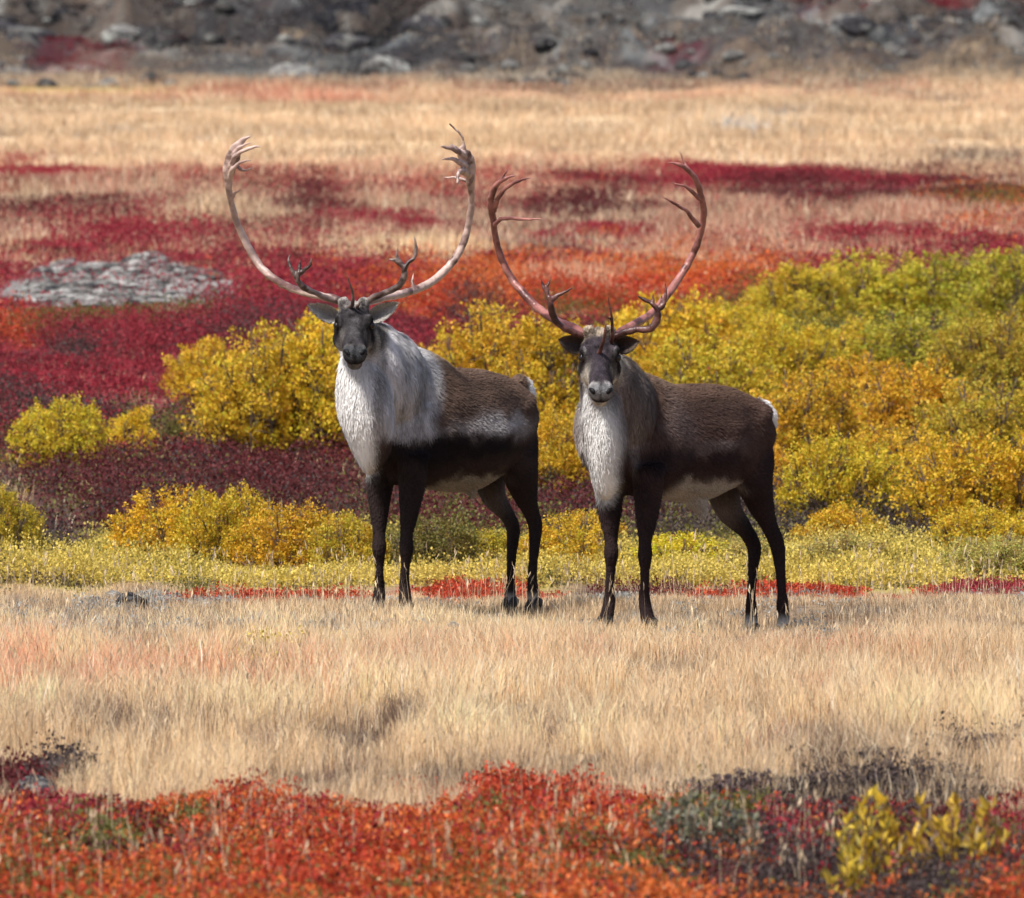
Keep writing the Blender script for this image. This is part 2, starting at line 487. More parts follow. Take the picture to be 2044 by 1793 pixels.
def strands(v, nrm, faces, n, flow_fn, len_fn, col_fn, rng, width=.0028, lift=.35):
    """short tapering blades rooted over a triangulated surface"""
    tri = faces
    A, B, C = v[tri[:, 0]], v[tri[:, 1]], v[tri[:, 2]]
    ar = np.linalg.norm(np.cross(B - A, C - A), axis=1)
    idx = np.searchsorted(np.cumsum(ar) / ar.sum(), rng.rand(n)).clip(0, len(tri) - 1)
    r1 = np.sqrt(rng.rand(n))[:, None]; r2 = rng.rand(n)[:, None]
    w0, w1, w2 = 1 - r1, r1 * (1 - r2), r1 * r2
    P = A[idx] * w0 + B[idx] * w1 + C[idx] * w2
    Nn = norm(nrm[tri[idx, 0]] * w0 + nrm[tri[idx, 1]] * w1 + nrm[tri[idx, 2]] * w2)
    fl = flow_fn(P)
    fl = fl - Nn * (fl * Nn).sum(1, keepdims=True)
    fl = norm(fl + rng.randn(n, 3) * .22 * np.linalg.norm(fl, axis=1, keepdims=True))
    fl = norm(fl - Nn * (fl * Nn).sum(1, keepdims=True))
    L = (len_fn(P) * (.65 + .7 * rng.rand(n)))[:, None]
    d = norm(fl + Nn * lift * (.5 + rng.rand(n))[:, None])
    side = norm(np.cross(d, Nn)); w = width * (.7 + .6 * rng.rand(n))[:, None]
    mid = P + d * L * .5
    tip = mid + norm(d - Nn * .30) * L * .5
    base = P - Nn * .004
    V = np.stack([base - side * w, base + side * w, mid - side * w * .7, mid + side * w * .7, tip], 1).reshape(-1, 3)
    o = (np.arange(n) * 5)[:, None]
    q = o + np.array([0, 1, 3, 2]); t = o + np.array([2, 3, 4])
    faces = np.concatenate([q, t], 1).ravel()
    npp = np.tile([4, 3], n)
    c = col_fn(P, Nn); br = smooth(.3, .7, c.mean(1))[:, None]
    c = c * (1 + (.56 - .36 * br) * (rng.rand(n, 1) - .5))
    cc = np.repeat(c, 5, 0)
    return V, faces, npp, cc


def caribou(cfg):
    rng = R(cfg['seed'])
    S = cfg['ppm']; th = math.radians(cfg['yaw'])
    A = np.array([-math.cos(th), -math.sin(th), 0]); Lf = np.array([math.sin(th), -math.cos(th), 0])
    Up = np.array([0, 0, 1.0])
    D = cfg['dist']; u0, v0 = cfg['u0'], cfg['v0']
    C = np.array([(u0 - 1022) / F * D, D, CAM_H - (v0 - 115) / F * D])

    def bp(s, lat, z):
        return C + A * (-s) + Lf * lat + Up * z

    def pix(u, v, dep):
        """offset from shoulder datum, read off in image pixels, dep metres behind it"""
        return C + np.array([(u - u0) / S, dep, (v0 - v) / S])
    parts = []
    # trunk
    st = np.array(cfg['trunk'])
    cen = np.array([bp(s, 0, (zt + zb) / 2) for s, zt, zb, w in st])
    val = np.concatenate([cen, st[:, 3:4], ((st[:, 1] - st[:, 2]) / 2)[:, None]], 1)
    c = catmull(val, 40)
    parts.append((c[:, :3], np.stack([c[:, 3], c[:, 4]], 1), Lf))
    # shoulder and haunch muscles
    for sgn in (-1, 1):
        for (s, z, r, s2, z2, r2, la) in cfg['muscle']:
            p0 = bp(s, sgn * la, z); p1 = bp(s2, sgn * (la - .02), z2)
            pts = catmull([p0 + (p0 - p1) * .25, p0, (p0 + p1) / 2, p1, p1 + (p1 - p0) * .15], 12)
            rr = np.interp(np.linspace(0, 1, 12), [0, .15, .5, .85, 1], [r * .35, r, (r + r2) / 2, r2, r2 * .5])
            parts.append((pts, np.stack([rr * .62, rr], 1), Lf))
    # neck, mane, throat
    for key in ('neck', 'mane'):
        nk = np.array(cfg[key], float)
        pts = np.array([pix(u, v, d) for u, v, d, _, _ in nk])
        c = catmull(np.concatenate([pts, nk[:, 3:5]], 1), 26)
        parts.append((c[:, :3], np.maximum(c[:, 3:5], .012), (1, 0, 0)))
    # legs
    hooves, legpts = [], []
    for leg in cfg['legs']:
        pts = np.array([bp(*p[:3]) if len(p) == 5 else pix(p[0], p[1], p[2]) for p in leg['pts']])
        rad = np.array(leg['rad'], float)
        foot = pts[-1]
        foot[2] = float(ground_z(foot[0], foot[1])) + .03
        c = catmull(np.concatenate([pts, rad], 1), 46)
        parts.append((c[:, :3], c[:, 3:5], Lf))
        legpts.append(c[:, :3])
        hooves.append(foot)
    # head
    ph = math.radians(cfg['head_pitch']); yw = math.radians(cfg['head_yaw'])
    hd = np.array([math.sin(yw) * math.cos(ph), -math.cos(yw) * math.cos(ph), -math.sin(ph)])
    hx = np.array([math.cos(yw), math.sin(yw), 0]); hn = np.cross(hx, hd); hn = hn * (1 if hn[2] > 0 else -1)
    eye_mid = pix(cfg['eye'][0], cfg['eye'][1], cfg['eye'][2])
    H0 = eye_mid - hd * .135 - hn * .03

    def hp(x, t, nn):
        return H0 + hx * x + hd * t + hn * nn
    hs = np.array([(-.07, .045, .035, .05), (-.03, .070, .050, .075), (.03, .084, .062, .095), (.09, .088, .064, .105), (.14, .080, .058, .10),
                   (.20, .060, .048, .083), (.26, .054, .045, .066), (.31, .055, .043, .056), (.345, .053, .036, .048), (.368, .046, .028, .042), (.382, .028, .014, .026)])
    hs[:, 1] *= cfg.get('head_w', 1)
    cen = np.array([hp(0, t, (u_ - d_) / 2) for t, w, u_, d_ in hs])
    c = catmull(np.concatenate([cen, hs[:, 1:2], ((hs[:, 2] + hs[:, 3]) / 2)[:, None]], 1), 30)
    parts.append((c[:, :3], c[:, 3:5], hx))
    for sx in (-1, 1):
        # brow ridge, cheek, nostril wing, lips
        parts.append((np.array([hp(sx * .060, .075, .030), hp(sx * .070, .105, .048), hp(sx * .070, .135, .050), hp(sx * .062, .165, .036)]), [.010, .018, .018, .010], None))
        parts.append((np.array([hp(sx * .045, .06, -.055), hp(sx * .058, .11, -.06), hp(sx * .05, .17, -.055), hp(sx * .03, .23, -.045)]), [.02, .04, .032, .012], None))
        parts.append((np.array([hp(sx * .034, .315, .026), hp(sx * .040, .335, .022), hp(sx * .040, .358, .008), hp(sx * .032, .374, -.008)]), [.010, .016, .016, .008], None))
        # antler pedicle
        parts.append((np.array([hp(sx * .035, .01, .03), hp(sx * .045, .0, .062), hp(sx * .05, -.006, .085)]), [.03, .026, .022], None))
    parts.append((np.array([hp(0, .25, -.058), hp(0, .30, -.066), hp(0, .335, -.064), hp(0, .360, -.056)]), np.array([[.03, .02], [.036, .022], [.036, .021], [.022, .013]]), hx))
    parts.append((np.array([pix(*p[:3]) for p in cfg['sheath']]), np.array([p[3] for p in cfg['sheath']]), None))
    # tail
    tp = cfg['tail']
    parts.append((np.array([pix(*p[:3]) for p in tp]), np.array([p[3] for p in tp]), None))
    V, Fc, npp = tubes(parts, 20)
    origin = C.copy()
    root = empty("caribou", origin)
    tag(root, cfg['label'], "caribou", "pair of bull caribou on the tundra")
    body = bake("body", V - origin, Fc, npp, .0095, 9, M_body)
    bv = get_v(body); bn = get_n(body)
    rel = fbm(bv[:, 0] * 5 + bv[:, 1] * 4, bv[:, 2] * 4.5 + bv[:, 1] * 3, 91, 2) - .5
    bigp = smooth(.50, .62, bv[:, 2]) * smooth(.10, .2, np.linalg.norm(bv + origin - (C + np.array([(cfg['eye'][0] - u0) / S, cfg['eye'][2], (v0 - cfg['eye'][1]) / S])), axis=1) - .12)
    bv = bv + bn * (rel * .030 * bigp)[:, None]
    body.vertices.foreach_set("co", bv.astype(np.float32).ravel()); body.update()
    bn = get_n(body)
    bmin = bv[:, 2].min()

    # coat pattern with painted highlights, evaluated in the animal's own frame
    pal = cfg['coat']

    def mixc(c, col, w):
        return c * (1 - w[:, None]) + np.asarray(col) * w[:, None]

    def coat(P, fine=True):
        W_ = P + origin - C
        s = -(W_ @ A); lat = W_ @ Lf; z = W_[:, 2]
        u = u0 + W_[:, 0] * S; v = v0 - z * S
        q = P + origin - H0
        x_ = q @ hx; t = q @ hd; nn = q @ hn
        no = fbm(s * 9 + lat * 7, z * 9 + lat * 5, 7, 3) - .5
        no2 = fbm(s * 30 + lat * 26, z * 18, 8, 3) - .5
        c = np.tile(pal['back'], (len(P), 1)).astype(float)
        zz = z + no * .10
        c = mixc(c, pal['side'], smooth(1.02, .92, zz))
        c = mixc(c, pal['top'], smooth(cfg['back_z'] - .07, cfg['back_z'] + .02, zz) * .8)  # lighter tone paints the highlight along the back
        for (s0, z0, rs, rz, key, st_) in pal['spots']:
            g = np.exp(-(((s + no * .1 - s0) / rs) ** 2 + ((zz - z0) / rz) ** 2) ** 1.5) * st_
            c = mixc(c, pal[key], g)
        # belly
        bl = smooth(pal['belly_z'] + .03, pal['belly_z'] - .02, zz + .05 * smooth(.5, .8, s)) * smooth(.08, .2, s) * smooth(pal['belly_s'], pal['belly_s'] - .10, s)
        c = mixc(c, pal['belly'], bl)
        # legs
        lg = smooth(pal['leg_z'] + .05, pal['leg_z'] - .10, zz + .07 * no) * (1 - bl)
        c = mixc(c, pal['leg'], lg)
        inner = np.exp(-((s - .86) / .10) ** 2 - ((z - .50) / .12) ** 2) * smooth(.02, -.03, lat) * .75
        c = mixc(c, pal['inner'], inner)
        # mane over the neck and the front of the chest
        mn = smooth(pal['mane_s'] + .05, pal['mane_s'] - .06, s + no * .06 - .10 * smooth(.8, 1.2, z)) * smooth(pal['mane_z'] - .03, pal['mane_z'] + .05, z + no * .05 + no2 * .05)
        fold = fbm(s * 17 + lat * 15, z * 1.6, 29, 3) - .5
        mc = np.asarray(pal['mane']) * (.92 + .5 * no2 + .75 * fold)[:, None]
        c = c * (1 - mn[:, None]) + mc * mn[:, None]
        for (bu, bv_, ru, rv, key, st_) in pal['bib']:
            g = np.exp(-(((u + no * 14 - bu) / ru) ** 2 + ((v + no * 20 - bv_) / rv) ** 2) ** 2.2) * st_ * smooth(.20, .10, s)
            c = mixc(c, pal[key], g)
        # rump
        rp = smooth(pal['rump_s'], pal['rump_s'] + .04, s - .05 * no) * smooth(pal['rump_z'] - .04, pal['rump_z'] + .02, z)
        c = mixc(c, pal['rump'], rp)
        # white socks round the hooves
        sock = smooth(bmin_w + pal['sock'], bmin_w + pal['sock'] - .05, z + .05 * no)
        c = mixc(c, pal['sockc'], sock * .75)
        # head
        hw = smooth(-.10, -.04, t) * smooth(.17, .14, np.abs(x_)) * smooth(-.15, -.10, nn + .10 * t) * smooth(.5, .45, t)
        f = np.tile(pal['face'], (len(P), 1)).astype(float)
        f = mixc(f, pal['poll'], smooth(.045, .005, t - .25 * no2 * .1))
        f = mixc(f, pal['cheek'], smooth(-.035, -.065, nn) * smooth(.33, .28, t) * pal.get('cheek_w', 1))
        if 'cheek_l' in pal:
            f = mixc(f, pal['cheek_l'], smooth(-.030, -.052, x_) * smooth(.15, .20, t) * smooth(.02, -.01, nn) * .9)
        for sx in (-1, 1):
            ring = np.exp(-(((x_ - sx * .066) / .006) ** 2 + ((t - .132) / .020) ** 2) ** 1.5)
            f = mixc(f, pal['ring'], ring * pal['ring_w'])
            soc = np.exp(-(((x_ - sx * .082) / .020) ** 2 + ((t - .145) / .024) ** 2) ** 1.5)
            f = mixc(f, (.015, .012, .012), soc * .9)
            nr = np.exp(-(((x_ - sx * .036) / .030) ** 2 + ((t - .335) / .022) ** 2) ** 2)
            f = mixc(f, pal['nosering'], nr * .5)
        f = mixc(f, pal['nose'], smooth(.325, .345, t) * smooth(-.020, -.005, nn))
        f = mixc(f, pal['lip'], smooth(.30, .325, t) * smooth(-.022, -.034, nn))
        f = mixc(f, (.012, .009, .01), np.exp(-((nn + .029) / .006) ** 2) * smooth(.31, .34, t) * .95)
        mot = fbm(x_ * 55 + 3, t * 38 + nn * 30, 44, 3) - .5
        bridge = np.exp(-(x_ / .020) ** 2) * smooth(.10, .16, t) * smooth(.31, .26, t)  # paler band paints the highlight down the nose bridge
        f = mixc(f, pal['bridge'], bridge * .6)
        under = np.exp(-(((np.abs(x_) - .058) / .016) ** 2 + ((t - .205) / .035) ** 2))
        f = mixc(f, pal['cheek'], under * .45)
        f = f * (.95 + 2.0 * mot[:, None])
        c = c * (1 - hw[:, None]) + f * hw[:, None]
        return np.clip(c * (.94 + .35 * no[:, None]), 0, 1)
    bmin_w = bmin + origin[2] - C[2]
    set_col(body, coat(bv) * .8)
    link("body", body, root)

    # fur
    tri_src = body.copy(); tri_src.calc_loop_triangles()
    tr = np.empty(len(tri_src.loop_triangles) * 3, np.int32); tri_src.loop_triangles.foreach_get("vertices", tr)
    tr = tr.reshape(-1, 3)

    def region(P):
        W_ = P + origin - C; q = P + origin - H0
        s = -(W_ @ A); z = W_[:, 2]; t = q @ hd; x_ = q @ hx; nn = q @ hn
        head = smooth(-.08, -.02, t) * smooth(.2, .16, np.abs(x_)) * smooth(-.16, -.11, nn + .1 * t)
        mane = smooth(.10, -.05, s) * smooth(.62, .72, z) * (1 - head)
        legw = smooth(.62, .45, z - bmin_w)
        return s, z, t, head, mane, legw

    def flow(P):
        s, z, t, head, mane, legw = region(P)
        fl = -A * .9 + np.array([0, 0, -.55])
        f = np.tile(fl, (len(P), 1))
        f = f * (1 - mane[:, None]) + (np.array([0, 0, -1.0]) - A * .15) * mane[:, None]
        f = f * (1 - legw[:, None]) + np.array([0, 0, -1.0]) * legw[:, None]
        f = f * (1 - head[:, None]) + (-hd) * head[:, None]
        return f

    def flen(P):
        s, z, t, head, mane, legw = region(P)
        L = .026 * (1 - mane) + .034 * mane
        L = L * (1 - legw) + .010 * legw
        L = L * (1 - head) + head * (.010 - .004 * smooth(.1, .3, t))
        return L
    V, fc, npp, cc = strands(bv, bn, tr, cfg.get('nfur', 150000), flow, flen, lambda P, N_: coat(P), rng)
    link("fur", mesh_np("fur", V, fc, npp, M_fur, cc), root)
    bpy.data.meshes.remove(tri_src)

    # eyes, nostrils, hooves
    def ell(cn, ax, ay, az, ra, rb, rc, seg=16, rings=10):
        vs = [];
        for i in range(1, rings):
            a_ = math.pi * i / rings
            for j in range(seg):
                b_ = 2 * math.pi * j / seg
                vs.append(cn + ax * ra * math.sin(a_) * math.cos(b_) + ay * rb * math.sin(a_) * math.sin(b_) + az * rc * math.cos(a_))
        vs = [cn + az * rc] + vs + [cn - az * rc]
        fs, k = [], []
        for j in range(seg):
            fs += [0, 1 + j, 1 + (j + 1) % seg]; k.append(3)
            e = 1 + (rings - 2) * seg
            fs += [e + (j + 1) % seg, e + j, len(vs) - 1]; k.append(3)
        for i in range(rings - 2):
            for j in range(seg):
                p = 1 + i * seg + j; q_ = 1 + i * seg + (j + 1) % seg
                fs += [p, p + seg, q_ + seg, q_]; k.append(4)
        return np.array(vs) - origin, fs, np.array(k, np.int32)
    hw_ = cfg.get('head_w', 1)
    for sx in (-1, 1):
        v, f, k = ell(hp(sx * .0755 * hw_, .140, .028), hx, hd, hn, .0185, .020, .018)
        link("eye", mesh_np("eye", v, f, k, M_eye, None, True), root)
    for sx in (-1, 1):
        ax = norm(hx * 1.0 + hn * sx * -.25); ay = norm(hd + hx * sx * -.5)
        v, f, k = ell(hp(sx * .038, .357, .018), hx, ay, hn, .0115, .021, .013)
        link("nostril", mesh_np("nostril", v, f, k, M_nostril, None, True), root)
    for i, ft in enumerate(hooves):
        gz_ = float(ground_z(ft[0], ft[1]))
        fw = norm(A * 1.0 + np.array([0, -.3, 0])); sd_ = np.cross(Up, fw)
        for sx in (-1, 1):
            cx = ft + sd_ * sx * .017
            P = [np.array([*(cx - fw * .030)[:2], gz_ + .055]), np.array([*(cx)[:2], gz_ + .048]),
                 np.array([*(cx + fw * .035)[:2], gz_ + .030]), np.array([*(cx + fw * .062 - sd_ * sx * .006)[:2], gz_ + .012])]
            v, f, k = tubes([(catmull(P, 8), np.array([[.010, .014], [.015, .024], [.018, .027], [.019, .025], [.018, .021], [.016, .016], [.012, .011], [.006, .006]]), sd_)], 12)
            v[:, 2] = np.maximum(v[:, 2], gz_ - .004)
            link("hoof", mesh_np("hoof", v - origin, f, k, M_hoof, None, True), root)
    # ears: cupped leaves, open toward the front
    for sx, (tu, tv, td) in zip((-1, 1), cfg['ears']):
        b0 = hp(sx * .078 * hw_, .035, .005); tip = pix(tu, tv, td)
        ax = tip - b0; Ln = np.linalg.norm(ax); ax /= Ln
        front = norm(np.array([0, -1.0, 0]) - ax * np.dot([0, -1.0, 0], ax)); sd2 = np.cross(ax, front)
        nu, nv_ = 15, 13
        vo = []; colr = []
        for shell in (0, 1):
            for i in range(nu):
                f_ = i / (nu - 1)
                w = cfg['ear_w'] * (math.sin(math.pi * min(1, (f_ * .86 + .14)) ** .8) ** .75) * (1 if f_ < .98 else .3) + .002
                if f_ < .15: w = max(w, .026)
                for j in range(nv_):
                    g = (j / (nv_ - 1) - .5) * 2
                    cup = (.34 + .25 * (1 - f_)) * w * (1 - g * g) * 1.9
                    p = b0 + ax * (Ln * f_) + sd2 * g * w * (1 - .12 * abs(g)) - front * (cup + shell * .007 * (1 - g * g * .7) * (1 - f_ * .5))
                    vo.append(p - origin)
                    if shell:
                        colr.append(pal['ear_out'])
                    else:
                        e = 1 - abs(g)
                        m_ = min(1, e * 1.3) * (1 - .3 * f_)
                        colr.append(np.array(pal['ear_rim']) * (1 - m_) + np.array(pal['ear_in']) * m_)
        fs = []
        for shell in (0, 1):
            for i in range(nu - 1):
                for j in range(nv_ - 1):
                    p = shell * nu * nv_ + i * nv_ + j
                    q = [p, p + 1, p + nv_ + 1, p + nv_]
                    fs += q if shell else q[::-1]
        vo = np.array(vo); colr = np.array(colr)
        em = mesh_np("ear", vo, fs, 4, M_body, colr, True)
        ear = link("ear", em, root)
        nrm = get_n(em)
        em.calc_loop_triangles(); tr = np.empty(len(em.loop_triangles) * 3, np.int32); em.loop_triangles.foreach_get("vertices", tr); tr = tr.reshape(-1, 3)
        from_tree = lambda P: colr[np.argmin(((P[:, None, :] - vo[None, :, :]) ** 2).sum(2), 1)]
        V, fc, npp, cc = strands(vo, nrm, tr, 2600, lambda P: np.tile(ax, (len(P), 1)), lambda P: np.full(len(P), .013), lambda P, N_: from_tree(P), rng, .0016, .25)
        link("ear_fur", mesh_np("ear_fur", V, fc, npp, M_fur, cc), ear)
    # antlers
    for an in cfg['antlers']:
        paths = []
        for pth in an:
            pts = np.array([pix(p[0], p[1], p[2]) for p in pth], float)
            rr = np.array([(p[3], p[4]) if len(p) > 4 else (p[3], p[3]) for p in pth], float) * .88
            c = catmull(np.concatenate([pts, rr], 1), max(10, 7 * len(pth)))
            wob = 1 + .15 * (vnoise(np.arange(len(c)) * .45, 0 * np.arange(len(c)) + cfg['seed'], 5) - .5)
            c[:, 3:5] *= wob[:, None]
            c[:, :3] += .0018 * (np.stack([vnoise(np.arange(len(c)) * .6, 0 * np.arange(len(c)) + q_, 6) for q_ in (1, 2, 3)], 1) - .5) * 2
            paths.append((c[:, :3], np.maximum(c[:, 3:5], .0022), (0.05, 1, 0)))
        V, Fc, npp = tubes(paths, 12)
        am = bake("antler", V - origin, Fc, npp, .0034, 3, M_antler)
        av = get_v(am)
        nz = fbm(av[:, 0] * 22 + av[:, 1] * 13, av[:, 2] * 22, 19, 4)[:, None]
        nz = smooth(.36, .62, nz)
        ac = np.array(cfg['ant_a']) * (1 - nz) + np.array(cfg['ant_b']) * nz
        nz2 = smooth(.45, .7, fbm(av[:, 0] * 6, av[:, 2] * 6 + av[:, 1] * 5, 23, 3))[:, None]
        ac = ac * (1 - .45 * nz2) + np.array(cfg['ant_b']) * 1.25 * .45 * nz2
        dk = smooth(-.42, -.53, (av + origin - C)[:, 1])[:, None]       # brow and bez tines keep their dark stain
        ac = ac * (1 - dk * .62)
        set_col(am, ac)
        link("antler", am, root)
    return root


def px(m, ox, oy, k=.30863):
    """pixels of an enlarged image crop to full-image pixels"""
    return lambda X, Y: (ox + k * X, oy + k * Y)


Z1 = px(0, 428.9, 228.3)
Z2 = px(0, 947.7, 276.7)


def path(Z, pts, w=None):
    out = []
    for p in pts:
        u, v = Z(p[0], p[1]); out.append((u, v) + tuple(p[2:]))
    return out


TRUNK = [(-.30, .95, .80, .02), (-.27, 1.00, .74, .075), (-.20, 1.06, .67, .118), (-.10, 1.11, .62, .160), (0, 1.125, .59, .190), (.15, 1.09, .57, .225),
         (.35, 1.055, .545, .243), (.55, 1.05, .54, .24), (.72, 1.05, .585, .215), (.86, 1.01, .66, .195), (.95, .965, .70, .165), (1.02, .90, .745, .115), (1.05, .85, .79, .04)]
MUSC = [(-.03, .95, .14, -.08, .72, .115, .10),      # shoulder blade to elbow
        (.82, .90, .165, .90, .68, .13, .095)]       # haunch to stifle


def legs(front, hind, ppm, u0):
    out = []
    for (pp, rr) in front + hind:
        out.append(dict(pts=[(p[0], p[1], p[2]) for p in pp], rad=rr))
    return out


def fore(kx, el_u, kn_u, fe_u, ho_u, vs, dep, w=1.0):
    """elbow, mid forearm, knee, cannon, fetlock, hoof"""
    pts = [(el_u, vs[0] - 60, dep + .0), (el_u, vs[0], dep), ((el_u * .45 + kn_u * .55), vs[1], dep - .01), (kn_u, vs[2] - 24, dep - .018), (kn_u, vs[2], dep - .028), (kn_u * .8 + fe_u * .2, vs[2] + 24, dep - .016),
           (fe_u, vs[3] - 28, dep - .005), (fe_u, vs[3], dep + .01), (ho_u, vs[4], dep - .035)]
    rad = [(.056, .080), (.047, .070), (.037, .045), (.0275, .031), (.0315, .036), (.0225, .026), (.020, .024), (.025, .029), (.033, .034)]
    return pts, [(a_ * w, b_ * w) for a_, b_ in rad]


def rear(P, dep, dz=0, w=1.0):
    rad = [(.078, .135), (.076, .125), (.062, .098), (.048, .068), (.033, .042), (.033, .037), (.023, .027), (.021, .024), (.0255, .029), (.033, .034)]
    pts = [(p[0], p[1], dep + p[2]) for p in P]
    return pts, [(a_ * w, b_ * w) for a_, b_ in rad]


